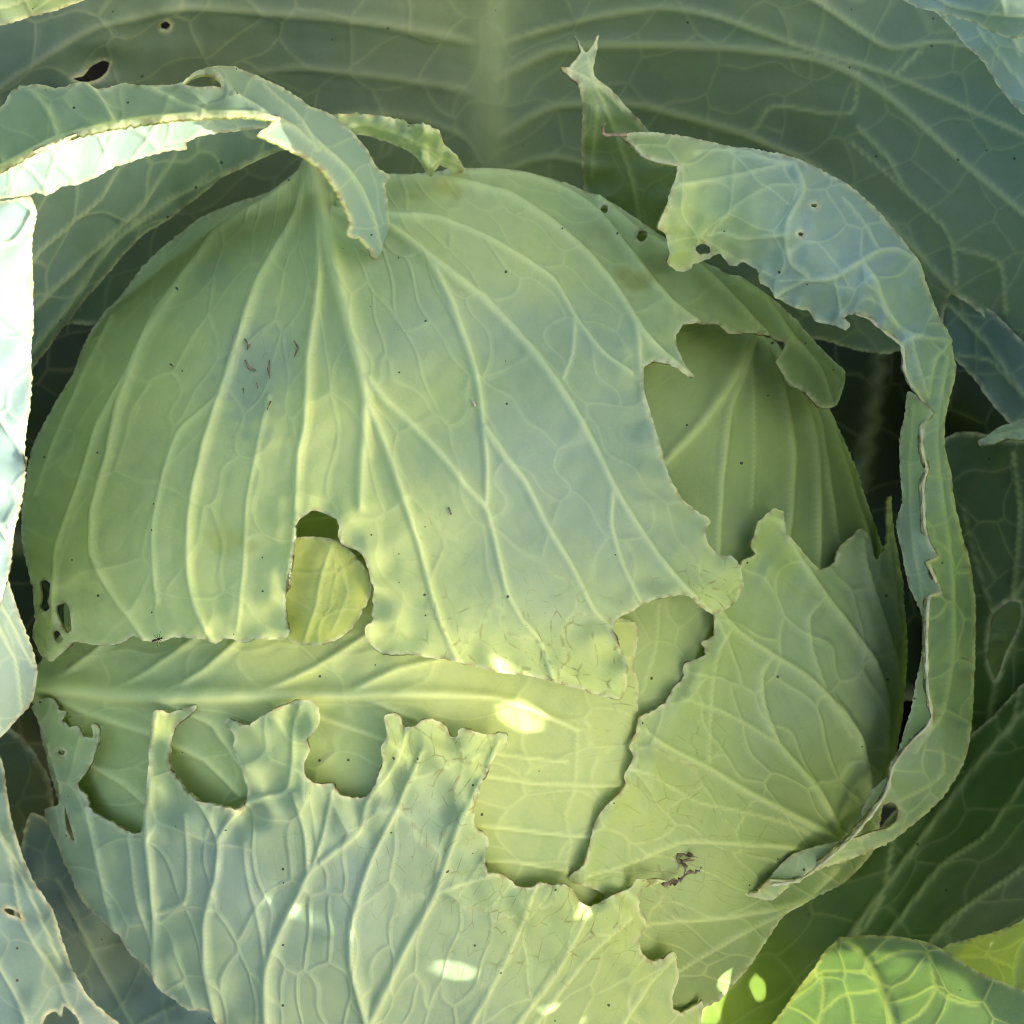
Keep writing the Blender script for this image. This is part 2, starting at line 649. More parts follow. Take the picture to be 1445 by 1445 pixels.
def core():
    # the tight heart of the head under the wrapper leaves
    nu, nv = 96, 64
    Vs, F = [], []
    for j in range(nv + 1):
        ph = math.pi * j / nv
        for i in range(nu):
            th = 2 * math.pi * i / nu
            a, b, c = math.sin(ph) * math.cos(th), math.sin(ph) * math.sin(th), math.cos(ph)
            z = 485 * c
            k = (DIST - z) / DIST
            ry = 545 if b > 0 else 690
            Vs.append(((660 - C0 + 570 * a) * k, (C0 - 860 + ry * b) * k, z))
    Vs = np.array(Vs)
    for j in range(nv):
        for i in range(nu):
            F.append([j * nu + i, (j + 1) * nu + i, (j + 1) * nu + (i + 1) % nu, j * nu + (i + 1) % nu])
    m = len(Vs)
    one = np.ones((m, 1))
    fl = Vs / 100
    mesh_object('heart', place(Vs), F, None,
                {'leafco': ('FLOAT_VECTOR', fl), 'flatco': ('FLOAT_VECTOR', fl),
                 'mask': ('FLOAT_COLOR', np.tile([0, 0, 0, 0.8], (m, 1))), 'tone': ('FLOAT_COLOR', np.tile([*LG, .15], (m, 1))), 'mottle': ('FLOAT_COLOR', np.tile([.5, .3, .5, 0], (m, 1)))}, CAB, cb)
    # stem below the head
    tube('stem', [(660, 1000, -300), (660, 1120, -620), (660, 1240, -1000)], [120, 100, 95], CAB, cb, LEAFPLAIN, 16, 3, 0.05)


LEAFPLAIN = plain_material('stem_skin', (0.25, 0.33, 0.14), (0.36, 0.42, 0.22), 90, 0.6)
core()

# --- wrapper leaf at the back right of the head, ribs fanning from its stalk
leaf('wrapper_leaf', CAB,
     [(860, 470), (905, 440), (985, 430), (1060, 440), (1100, 490), (1160, 560), (1205, 650), (1235, 740), (1255, 800), (1265, 870), (1230, 960),
      (1120, 960), (1000, 940), (900, 880), (860, 700)],
     head(-10), veins=[
         V([(1068, 455), (1045, 510), (1019, 556), (982, 606), (936, 655), (890, 720)], (17, 8), .55, 1, 'midrib'),
         V([(1066, 470), (1050, 520), (1028, 577), (1016, 680), (1011, 790), (1008, 850)], (10, 6)),
         V([(1070, 475), (1100, 543), (1117, 637), (1111, 749), (1090, 860)], (10, 6)),
         V([(1080, 478), (1124, 545), (1148, 624), (1154, 720), (1152, 830)], (10, 6)),
         V([(1110, 510), (1152, 590), (1170, 690), (1186, 790)], (8, 4)),
         V([(1130, 520), (1170, 590), (1200, 682), (1233, 790)], (7, 4)),
         V([(1058, 490), (1062, 560), (1064, 640), (1060, 720)], (5, 3), .5, .7)],
     tones=[(930, 560, LG), (1000, 520, LG), (960, 700, MG), (1060, 640, LG), (1130, 700, MG), (1220, 760, MG), (980, 800, LG), (1100, 880, LG)],
     fan=(1068, 440, 420, 0.5), net=0.12, ruffle=2, label='inner wrapper leaf with ribs fanning from its thick pale stalk')

# --- leaf deep between the wrapper leaves
leaf('wrapper_leaf', CAB,
     [(830, 810), (930, 800), (1010, 840), (1008, 880), (990, 925), (960, 968), (925, 1006), (900, 1050), (860, 1050), (840, 960)],
     head(2), veins=[V([(1000, 885), (970, 940), (930, 1000)], (6, 5), .6), V([(930, 850), (926, 910), (905, 980)], (4, 3), .5, .6)],
     tones=[(900, 880, LG), (960, 880, LG), (930, 980, LG)], net=0.5, ruffle=1, quilt=3)

# --- middle leaf with the broad horizontal rib
leaf('wrapper_leaf', CAB,
     [(44, 972), (60, 925), (100, 880), (250, 850), (500, 800), (750, 850), (900, 880), (896, 940), (903, 968), (902, 1011), (910, 1044), (912, 1078),
      (905, 1110), (890, 1150), (870, 1190), (860, 1230), (840, 1270), (800, 1300), (760, 1310), (650, 1330), (450, 1300), (280, 1260), (150, 1220), (80, 1130)],
     head(14),
     veins=[V([(38, 966), (90, 968), (166, 977), (249, 981), (374, 981), (498, 980), (598, 978), (699, 984), (760, 1005), (815, 1030)], (26, 7), .62, 1, 'midrib'),
            V([(83, 960), (125, 928), (165, 895), (200, 860)], (9, 5)),
            V([(170, 972), (216, 945), (270, 905), (310, 870)], (9, 5)),
            V([(245, 974), (291, 945), (335, 905), (370, 870)], (9, 5)),
            V([(376, 975), (440, 945), (500, 908), (540, 880)], (9, 5)),
            V([(498, 974), (560, 945), (640, 925), (700, 910)], (9, 5)),
            V([(83, 984), (140, 1008), (216, 1034), (290, 1070), (340, 1120)], (13, 7), .6),
            V([(95, 1000), (133, 1075), (174, 1102), (215, 1140), (250, 1190)], (11, 6)),
            V([(240, 992), (300, 1020), (330, 1062), (380, 1130)], (9, 5)),
            V([(390, 990), (455, 1012), (540, 1042), (600, 1070)], (9, 6)),
            V([(520, 985), (580, 1010), (640, 1040), (700, 1062), (800, 1075)], (8, 4)),
            V([(640, 1090), (691, 1095), (760, 1105), (880, 1108)], (7, 4)),
            V([(640, 1160), (700, 1166), (799, 1178), (836, 1180)], (7, 4)),
            V([(640, 1215), (720, 1215), (800, 1228)], (6, 4)),
            V([(815, 1024), (813, 1070), (811, 1111), (798, 1150), (806, 1185), (796, 1230)], (5, 3), .35, .5)],
     tones=[(80, 965, YG), (250, 940, LG), (400, 940, YG), (600, 950, YG), (800, 990, YG), (300, 1100, LG), (480, 1080, LG), (760, 1100, YG), (760, 1210, LG), (150, 1060, LG)],
     aniso=(0.55, 1, 0), net=0.75, ruffle=2, edge_lift=-3, scab=((890, 985, 30, 1), (870, 1050, 60, .3)), key='M',
     label='yellow green wrapper leaf crossed by a broad pale horizontal rib')

# --- pale yellow lobe seen through the big hole
leaf('wrapper_leaf', CAB,
     [(395, 760), (421, 757), (450, 757), (478, 764), (500, 783), (520, 808), (524, 835), (512, 862), (497, 886), (480, 900), (455, 909), (430, 911), (408, 905), (385, 880), (380, 800)],
     head(28), veins=[V([(430, 905), (445, 860), (455, 810), (470, 765)], (4, 3), .5, .6), V([(470, 890), (490, 840), (480, 790)], (3, 2), .4, .5)],
     tones=[(420, 830, YG), (480, 840, YY), (450, 900, YY)], net=0.6, edge_lift=4, ruffle=2, step=3.5, scab=((470, 850, 40, .5), (500, 780, 20, 1)),
     dz=[(400, 760, 0), (520, 760, -8), (450, 910, 14), (520, 850, 2), (400, 900, 6)],
     label='small yellow leaf lobe showing through the biggest chewed hole')

# --- right wrapper leaf
leaf('wrapper_leaf', CAB,
     [(1094, 718), (1080, 728), (1071, 737), (1068, 752), (1063, 770), (1069, 782), (1053, 791), (1040, 810), (1005, 850), (1008, 870), (1006, 897), (992, 906), (997, 922), (978, 932), (965, 941),
      (964, 957), (950, 972), (941, 990), (924, 1004), (903, 1013), (899, 1031), (891, 1053), (894, 1069), (881, 1094), (884, 1111), (857, 1136), (840, 1156),
      (834, 1178), (832, 1198), (826, 1221), (803, 1237), (804, 1245), (824, 1250), (850, 1262), (870, 1330), (900, 1420), (950, 1450), (990, 1428), (1019, 1412), (1065, 1358), (1111, 1288),
      (1192, 1246), (1235, 1200), (1250, 1120), (1262, 1070), (1274, 1011), (1281, 928), (1278, 865), (1274, 815), (1264, 757), (1260, 700), (1256, 698), (1255, 725), (1252, 768), (1237, 790),
      (1231, 768), (1217, 745), (1200, 760), (1186, 774), (1180, 795), (1161, 803), (1150, 798), (1130, 775), (1112, 755), (1107, 735), (1106, 722)],
     head(20), veins=[
         V([(1196, 1200), (1160, 1172), (1111, 1146), (1053, 1116), (999, 1083), (932, 1049), (910, 1030)], (12, 5), .7, 1, 'midrib'),
         V([(1190, 1195), (1176, 1160), (1150, 1110), (1098, 1050), (1078, 1000), (1073, 953), (1090, 924)], (9, 5)),
         V([(1200, 1190), (1222, 1130), (1222, 1090), (1210, 1040), (1186, 1003), (1136, 953), (1090, 924), (1040, 890), (1012, 860)], (10, 5)),
         V([(1225, 1130), (1246, 1078), (1250, 1003), (1236, 940), (1202, 890), (1165, 842), (1130, 790), (1100, 735)], (9, 5)),
         V([(1256, 1060), (1266, 990), (1262, 930), (1244, 870), (1222, 800), (1217, 760)], (8, 4)),
         V([(1165, 840), (1140, 870), (1146, 920), (1170, 990), (1200, 1040)], (6, 4), .5, .8),
         V([(1270, 900), (1262, 840), (1254, 780)], (6, 4)),
         V([(1098, 1050), (1050, 1020), (1010, 1000), (960, 985)], (6, 3), .5, .8),
         V([(1190, 1205), (1120, 1165), (1053, 1146), (982, 1131), (920, 1094), (890, 1085)], (6, 3), .5, .8),
         V([(1190, 1215), (1110, 1195), (1040, 1190), (961, 1188), (886, 1219), (830, 1235)], (8, 4), .6),
         V([(1180, 1225), (1131, 1270), (1032, 1293), (928, 1302), (880, 1310)], (8, 4), .6),
         V([(1130, 1275), (1060, 1310), (990, 1350), (940, 1380)], (6, 4), .5),
         V([(1032, 886), (1012, 925), (1004, 980), (1000, 1080)], (5, 3), .5, .7)],
     tones=[(1100, 760, LG), (1040, 900, LG), (1150, 900, BG), (1230, 850, BG), (1250, 960, BG), (1120, 1000, BG), (980, 1000, LG), (900, 1150, YG), (860, 1220, LG), (1000, 1150, LG),
            (1120, 1100, MG), (1180, 1150, MG), (1000, 1260, LG), (1000, 1360, MG), (1100, 1260, MG)],
     fan=(1420, 1440, 620, 0.6), net=1.0, ruffle=5, ruffle_wl=60, edge_lift=6, scab=((960, 1130, 140, .45), (1010, 1170, 110, .5), (850, 1240, 60, .5), (930, 1260, 60, .8)), key='R',
     label='ribbed right hand wrapper leaf with a nibbled left margin')

# --- bottom wrapper leaf
leaf('wrapper_leaf', CAB,
     [(42, 999), (62, 984), (75, 990), (81, 1003), (91, 1005), (85, 1017), (93, 1026), (106, 1026), (114, 1040), (127, 1040), (127, 1024), (135, 1024), (135, 1048), (125, 1078),
      (108, 1107), (110, 1115), (120, 1123), (129, 1144), (154, 1161), (183, 1175), (199, 1175), (203, 1156), (208, 1115), (214, 1069), (212, 1032), (216, 1007), (224, 1001), (237, 1007), (276, 997),
      (249, 1024), (241, 1044), (235, 1069), (241, 1090), (257, 1111), (274, 1127), (307, 1138), (332, 1142), (347, 1132), (349, 1115), (338, 1082), (328, 1057), (328, 1040), (314, 1019), (322, 1014),
      (345, 1026), (365, 1013), (399, 999), (415, 990), (444, 990), (453, 1015), (444, 1032), (432, 1044), (436, 1061), (428, 1082), (432, 1098), (448, 1107), (469, 1107), (478, 1121), (498, 1127),
      (519, 1123), (529, 1107), (540, 1078), (537, 1057), (546, 1034), (541, 1011), (562, 1009), (568, 1024), (587, 1024), (595, 1017), (616, 1019), (629, 1028), (635, 1040), (643, 1040), (647, 1030),
      (683, 1036), (712, 1036), (716, 1048), (699, 1069), (683, 1094), (678, 1115), (670, 1140), (670, 1165), (687, 1181), (691, 1190), (683, 1210), (687, 1231), (712, 1237), (728, 1250), (749, 1252),
      (761, 1246), (782, 1250), (807, 1254), (820, 1273), (832, 1279), (865, 1264), (890, 1254), (898, 1242), (928, 1242), (940, 1245), (922, 1250), (907, 1258), (903, 1281), (913, 1306), (903, 1327), (907, 1348),
      (923, 1358), (940, 1350), (952, 1345), (955, 1360), (959, 1381), (950, 1406), (952, 1428), (965, 1431), (981, 1424), (992, 1418), (990, 1450), (960, 1520), (800, 1560), (560, 1560), (380, 1530),
      (299, 1428), (266, 1426), (233, 1397), (216, 1372), (183, 1348), (162, 1314), (120, 1281), (100, 1244), (83, 1206), (62, 1156), (61, 1142), (79, 1136), (81, 1111), (71, 1082), (58, 1032)],
     head(36), holes=[[(88, 1136), (93, 1150), (100, 1170), (104, 1188), (96, 1182), (89, 1160)], ell(84, 1063, 5, 4)],
     veins=[V([(519, 1560), (519, 1443), (498, 1364), (498, 1302), (523, 1219), (573, 1115), (596, 1060)], (11, 5), .75, 1, 'midrib'),
            V([(250, 1430), (222, 1380), (220, 1294), (209, 1190), (213, 1078), (222, 1005)], (9, 5)),
            V([(330, 1500), (307, 1438), (291, 1364), (291, 1294), (305, 1240), (309, 1186), (287, 1140), (262, 1112)], (9, 4)),
            V([(309, 1186), (330, 1150), (353, 1130), (407, 1115), (416, 1032), (425, 995)], (7, 4)),
            V([(382, 1530), (378, 1443), (378, 1368), (399, 1310), (424, 1260), (440, 1227), (507, 1173), (523, 1125), (557, 1078), (575, 1030)], (11, 5)),
            V([(436, 1231), (432, 1177), (415, 1119)], (6, 4)),
            V([(440, 1227), (457, 1180), (470, 1112)], (6, 3)),
            V([(522, 1445), (575, 1335), (616, 1260), (637, 1198), (658, 1144), (683, 1094), (704, 1045)], (11, 5)),
            V([(620, 1530), (666, 1443), (707, 1368), (737, 1302), (757, 1250)], (9, 4)),
            V([(690, 1520), (732, 1443), (782, 1376), (815, 1318), (831, 1282)], (9, 5)),
            V([(720, 1500), (766, 1430), (836, 1343), (890, 1295)], (7, 4)),
            V([(830, 1520), (882, 1439), (915, 1389), (952, 1349)], (8, 4)),
            V([(616, 1260), (650, 1248), (690, 1236)], (6, 4), .5),
            V([(165, 1310), (150, 1260), (134, 1190), (122, 1140)], (7, 4)),
            V([(216, 1330), (195, 1270), (182, 1180)], (6, 3)),
            V([(378, 1368), (366, 1300), (350, 1240), (345, 1190)], (6, 3), .5),
            V([(220, 1290), (262, 1272), (266, 1220), (262, 1150)], (6, 3), .5)],
     tones=[(70, 1010, LG), (110, 1200, BG), (160, 1260, BG), (215, 1040, LG), (240, 1250, BG), (330, 1240, SB), (420, 1060, LG), (400, 1180, BG), (440, 1330, BG), (330, 1400, BG), (570, 1060, LG), (600, 1160, BG),
            (480, 1260, SB), (560, 1420, BG), (690, 1050, YG), (680, 1320, BG), (740, 1300, LG), (820, 1300, LG), (880, 1280, YG), (860, 1400, LG), (930, 1400, LG), (640, 1420, BG)],
     fan=(470, 1900, 900, 0.62), net=1.0, ruffle=6, ruffle_wl=55, edge_lift=7, wob=3, wob_wl=180, quilt=5, step=3.8, key='B',
     scab=((640, 1090, 110, .9), (600, 1180, 140, .7), (720, 1290, 130, .7), (830, 1300, 90, .9), (500, 1220, 120, .4), (920, 1245, 30, 1)),
     label='blue green bottom wrapper leaf with deep chewed notches along its top')

# --- top wrapper leaf
leaf('wrapper_leaf', CAB,
     [(428, 237), (440, 226), (470, 222), (510, 244), (550, 254), (600, 250), (655, 243), (700, 241), (741, 245), (800, 258), (870, 290), (930, 330), (1000, 372), (1060, 402), (1110, 436), (1160, 490), (1194, 524),
      (1192, 545), (1186, 562), (1180, 572), (1168, 576), (1155, 572), (1140, 552), (1118, 540), (1106, 522), (1099, 508), (1106, 494), (1108, 482), (1090, 477), (1062, 467), (1036, 469), (1011, 455), (986, 458),
      (965, 457), (955, 474), (956, 490), (964, 510), (978, 532), (970, 531), (940, 513), (924, 509), (909, 518), (905, 536), (911, 573), (920, 598), (928, 629), (945, 670), (965, 703), (990, 724), (1005, 734),
      (999, 745), (1003, 770), (1015, 780), (1036, 784), (1048, 799), (1051, 832), (1036, 853), (1007, 867), (986, 855), (970, 840), (940, 842), (907, 853), (895, 861), (870, 874), (864, 890), (874, 911), (884, 938),
      (885, 962), (882, 983), (873, 985), (836, 979), (782, 963), (741, 952), (707, 950), (682, 944), (645, 934), (608, 930), (575, 921), (537, 919), (518, 903), (516, 886), (525, 878), (525, 849), (527, 824), (518, 803),
      (504, 778), (479, 761), (475, 737), (462, 726), (445, 721), (430, 725), (421, 738), (419, 760), (412, 800), (403, 840), (401, 874), (405, 900), (384, 904), (361, 901), (341, 906), (320, 900), (303, 908), (287, 902), (266, 901), (241, 900),
      (224, 907), (203, 903), (187, 898), (166, 907), (141, 912), (116, 908), (100, 907), (83, 924), (71, 934), (54, 924), (44, 899), (46, 874), (44, 832), (30, 780), (27, 740), (32, 699), (42, 637), (62, 592), (100, 530),
      (125, 469), (166, 419), (199, 374), (245, 332), (291, 300), (335, 284), (385, 268), (415, 250)],
     head(50), holes=[[(53, 822), (60, 817), (70, 823), (71, 838), (67, 849), (70, 858), (60, 864), (54, 855), (57, 842)], [(80, 855), (92, 851), (98, 862), (99, 890), (92, 893), (84, 878)],
                      [(72, 893), (80, 890), (86, 898), (84, 906), (76, 905)], ell(905, 335, 7, 5.5, .4), ell(852, 297, 6, 4, .4)],
     dz=[(430, 230, -70), (470, 300, -22), (350, 300, -10), (560, 300, 0), (200, 400, 0), (150, 650, 0), (300, 600, 0), (500, 600, 0), (700, 400, 0), (900, 400, 0), (1100, 470, 10), (1180, 560, 26), (800, 650, 0), (1000, 700, 0),
         (1040, 830, 8), (880, 970, 12), (700, 930, 6), (300, 890, 10), (100, 880, 14), (60, 700, 0)],
     veins=[V([(436, 232), (450, 290), (466, 344), (483, 415), (502, 490), (517, 552), (517, 600), (512, 660), (510, 716)], (24, 9), .5, 1, 'midrib'),
            V([(505, 500), (518, 560), (545, 628), (575, 716), (595, 778), (608, 832), (624, 882), (645, 930)], (10, 6)),
            V([(520, 535), (545, 565), (587, 604), (628, 649), (658, 687), (685, 716), (699, 766), (716, 836), (736, 874), (761, 903), (782, 958)], (10, 5)),
            V([(470, 300), (510, 310), (554, 326), (604, 365), (633, 419), (658, 486), (674, 540), (682, 598), (687, 658), (686, 712)], (11, 6)),
            V([(684, 606), (712, 645), (741, 682), (770, 741), (803, 795), (836, 857), (865, 894), (884, 945)], (10, 5)),
            V([(600, 362), (630, 385), (682, 424), (741, 486), (774, 528), (803, 570), (836, 629), (865, 687), (898, 741), (932, 790), (961, 824), (1000, 860)], (12, 6)),
            V([(480, 290), (554, 306), (616, 311), (682, 336), (749, 374), (782, 399), (811, 448), (850, 498), (890, 527)], (10, 5)),
            V([(811, 448), (808, 498), (795, 535)], (6, 3), .5),
            V([(480, 262), (554, 256), (649, 262), (720, 280), (782, 320), (832, 365), (869, 411), (898, 461), (902, 519), (912, 580), (930, 640)], (13, 7)),
            V([(896, 455), (912, 478), (940, 505), (975, 531)], (9, 6), .8),
            V([(560, 250), (658, 245), (741, 250), (803, 273), (849, 307), (898, 369), (948, 428), (988, 458)], (10, 6)),
            V([(845, 284), (899, 326), (986, 376), (1032, 419), (1088, 478)], (9, 5)),
            V([(1040, 395), (1078, 422), (1111, 469), (1156, 523), (1172, 565)], (8, 5)),
            V([(865, 690), (862, 740), (880, 800), (905, 850)], (7, 4), .5),
            V([(432, 250), (420, 300), (400, 340), (365, 399), (345, 457), (324, 523), (299, 598), (282, 658), (268, 733), (268, 816), (282, 870), (300, 902)], (10, 6)),
            V([(428, 245), (386, 280), (307, 330), (266, 386), (224, 440), (195, 498), (166, 581), (154, 641), (133, 716), (131, 782), (154, 828), (187, 874), (205, 900)], (10, 6)),
            V([(450, 300), (452, 394), (438, 498), (432, 598), (423, 641), (419, 733), (406, 832)], (10, 6)),
            V([(260, 395), (216, 461), (178, 531), (141, 598), (112, 687), (83, 766), (76, 832), (78, 880)], (8, 5)),
            V([(160, 450), (120, 530), (80, 620), (50, 700)], (7, 4)),
            V([(310, 560), (253, 610), (228, 683), (215, 760), (222, 850)], (6, 4), .5, .8),
            V([(380, 560), (365, 625), (349, 708), (345, 790), (335, 890)], (5, 3), .5, .7)],
     tones=[(440, 260, YG), (360, 330, LG), (250, 400, LG), (350, 500, BG), (300, 480, YG), (200, 560, YG), (100, 620, LG), (60, 750, LG), (150, 800, YG), (250, 780, YG), (330, 700, YG), (350, 880, YG), (460, 600, YG), (470, 700, YG),
            (560, 840, YG), (520, 420, LG), (580, 450, BG), (650, 350, YG), (740, 320, YG), (850, 350, LG), (950, 380, LG), (1060, 440, LG), (1160, 540, MG), (640, 560, LG), (740, 580, BG), (720, 480, BG), (830, 520, BG), (760, 650, SB),
            (820, 720, SB), (860, 600, BG), (900, 650, BG), (950, 760, BG), (700, 780, BG), (640, 800, LG), (780, 840, BG), (860, 940, YG), (740, 930, YG), (1020, 820, YG), (610, 900, YG)],
     fan=(440, 120, 620, 0.52), net=0.62, ruffle=3.5, ruffle_wl=50, edge_lift=5, wob=3, quilt=6, key='T', step=3.4,
     stains=((352, 530, 36, 76, (.29, .38, .22), .7), (388, 515, 26, 40, (.33, .40, .25), .6), (316, 762, 27, 21, (.44, .48, .12), .7), (352, 772, 13, 9, (.36, .40, .12), .6), (898, 398, 24, 14, (.25, .29, .08), .7), (878, 384, 14, 12, (.29, .33, .09), .6), (632, 268, 15, 9, (.38, .40, .10), .7), (583, 276, 9, 5, (.38, .40, .10), .7), (930, 372, 22, 18, (.24, .28, .09), .6),
             (845, 325, 20, 12, (.36, .41, .14), .5), (250, 330, 40, 30, (.36, .44, .2), .4), (300, 380, 26, 22, (.3, .38, .2), .4)),
     scab=((780, 930, 100, 1), (860, 950, 60, 1), (640, 900, 60, .8), (1000, 830, 60, .9), (360, 490, 50, .5), (890, 400, 40, .3), (610, 760, 60, .4), (80, 890, 30, .8)),
     label='topmost wrapper leaf with a chewed hole and long curving ribs')

# --- crumpled strip of leaf at the top of the head
leaf('wrapper_leaf', CAB,
     [(440, 175), (475, 162), (525, 162), (558, 168), (580, 180), (572, 179), (596, 174), (620, 185), (626, 203), (645, 220), (656, 240), (650, 244), (643, 251), (633, 238), (620, 234), (608, 249), (599, 241), (592, 228), (570, 212),
      (537, 198), (504, 190), (470, 200), (440, 205)],
     tps([(440, 190, 130), (500, 170, 190), (500, 195, 150), (560, 175, 200), (590, 190, 230), (620, 195, 210), (600, 235, 170), (655, 240, 120), (570, 205, 160)]),
     veins=[V([(450, 185), (520, 175), (590, 200), (640, 240)], (5, 3), .6), V([(590, 200), (605, 180)], (3, 2)), V([(600, 205), (605, 240)], (3, 2))],
     tones=[(480, 175, BG), (560, 185, BG), (600, 200, LG), (640, 235, BG), (500, 195, YG)], step=3.5, thick=3, net=1, ruffle=5, ruffle_wl=26, wob=4, wob_wl=40, scab=((570, 210, 40, .6),))

# ------------------------------------------------------------------ outer leaves
# big leaf standing behind the head
leaf('outer_leaf', CAB,
     [(-90, -100), (400, -130), (900, -130), (1540, -100), (1560, 600), (1480, 540), (1400, 455), (1343, 415), (1320, 470), (1250, 500), (1050, 460), (700, 440), (400, 440), (150, 460), (-90, 420)],
     tps([(690, 400, -330), (690, 150, -240), (690, -80, -60), (0, 400, -330), (0, 130, -60), (0, -40, 60), (350, 120, -180), (350, -60, 20), (1000, 150, -150), (1000, -60, 0), (1445, 0, 120), (1445, 300, 60), (1445, 500, -40), (1250, 250, -70),
          (1100, 430, -250), (1550, 200, 150)]),
     veins=[V([(690, 430), (690, 240), (690, 120), (692, 0), (694, -110)], (60, 46), .16, .6, 'midrib'),
            V([(700, 110), (780, 70), (866, 62), (1000, 64), (1094, 72), (1160, 84), (1202, 102), (1260, 139), (1364, 232), (1450, 305), (1540, 400)], (14, 7), .5, .9),
            V([(700, 60), (850, 20), (940, 10), (1011, 22), (1110, 58), (1260, 106), (1445, 190), (1540, 240)], (10, 6), .5, .9),
            V([(1050, -60), (1152, 0), (1256, 66), (1331, 58), (1450, 90)], (9, 5), .7),
            V([(705, 190), (780, 150), (886, 145), (1044, 185), (1136, 226), (1240, 300), (1293, 352), (1343, 406), (1445, 496), (1540, 580)], (12, 7), .5, .9),
            V([(705, 240), (780, 220), (860, 240)], (12, 6), .5, .8),
            V([(1300, 70), (1260, 110)], (6, 4), .5), V([(1060, 190), (1090, 150), (1200, 160), (1212, 100)], (6, 4), .5, .8),
            V([(1212, 180), (1260, 230), (1275, 265), (1340, 330), (1350, 400)], (7, 4), .5, .9), V([(1348, 350), (1410, 370), (1420, 440)], (6, 4), .5, .8), V([(1275, 265), (1200, 200)], (5, 3), .5, .8),
            V([(680, 60), (600, 45), (520, 30), (374, 16), (257, 10), (125, 42), (0, 122), (-80, 180)], (12, 7), .55, .5),
            V([(680, 130), (560, 110), (420, 95), (300, 110)], (12, 6), .45, .5), V([(680, 200), (580, 165), (500, 160), (420, 170)], (11, 6), .45, .5),
            V([(680, -20), (560, -40), (420, -60)], (12, 7), .45, .5)],
     holes=[ell(234, 38, 7, 7), [(104, 112), (118, 108), (130, 96), (145, 89), (155, 92), (152, 102), (138, 112), (120, 118)]],
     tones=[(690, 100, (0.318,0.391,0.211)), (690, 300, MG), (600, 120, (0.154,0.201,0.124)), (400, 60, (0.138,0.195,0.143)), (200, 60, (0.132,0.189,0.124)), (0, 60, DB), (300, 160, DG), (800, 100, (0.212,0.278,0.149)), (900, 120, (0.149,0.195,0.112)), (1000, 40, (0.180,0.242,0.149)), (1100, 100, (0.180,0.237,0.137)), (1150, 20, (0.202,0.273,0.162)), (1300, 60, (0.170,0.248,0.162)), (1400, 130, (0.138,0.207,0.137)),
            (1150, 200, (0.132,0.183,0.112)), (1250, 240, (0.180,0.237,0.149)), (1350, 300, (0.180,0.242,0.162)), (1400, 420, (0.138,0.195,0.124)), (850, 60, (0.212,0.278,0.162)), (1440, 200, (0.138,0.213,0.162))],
     aniso=(0.7, 1, -0.5), net=0.55, step=5.5, wob=5, wob_wl=300, quilt=8, scab=((1150, 60, 60, .5), (1420, 430, 60, .5)), label='huge dark green leaf standing behind the head with a wide pale midrib')

leaf('outer_leaf', CAB, [(-90, -90), (150, -90), (140, -20), (116, 3), (60, 21), (0, 36), (-50, 46), (-100, 40)],
     tps([(-90, -90, 330), (140, -20, 240), (0, 36, 240), (60, -60, 300)]), veins=[V([(-60, 20), (20, 5), (110, -40)], (6, 4))],
     tones=[(0, 0, BG), (60, -20, MG)], step=5, label='leaf corner poking in above the dark back leaf')

# leaf tucked behind the arching leaf, beside the dark gap
leaf('outer_leaf', CAB,
     [(20, 240), (100, 200), (250, 170), (420, 165), (440, 195), (403, 210), (360, 226), (320, 245), (291, 270), (249, 303), (199, 336), (158, 382), (125, 419), (83, 473), (46, 523), (10, 600), (-60, 680), (-300, 760), (-420, 500), (-300, 300)],
     tps([(20, 240, 220), (420, 180, 170), (400, 210, 110), (250, 200, 200), (249, 303, 10), (125, 419, -20), (46, 523, -60), (46, 350, 90), (-60, 600, -60), (-60, 350, 160), (180, 280, 110), (-300, 760, -60), (-420, 500, 60)]),
     veins=[V([(-20, 500), (46, 436), (120, 365), (199, 290), (245, 220), (260, 180)], (8, 4)), V([(40, 500), (110, 410), (160, 340), (249, 275), (345, 232), (400, 205)], (8, 4)), V([(20, 400), (60, 350), (140, 280), (180, 220)], (6, 4)),
            V([(160, 340), (220, 300), (300, 240)], (5, 3), .5, .7)],
     tones=[(100, 320, (.16,.24,.18)), (200, 260, (.18,.27,.2)), (340, 210, (.19,.27,.2)), (80, 430, (.15,.23,.18)), (200, 320, (.17,.25,.15))], aniso=(1, .6, .8), net=1, step=5, quilt=8, scab=((100, 380, 60, .4),), label='blue green leaf edge beside the dark gap at upper left')

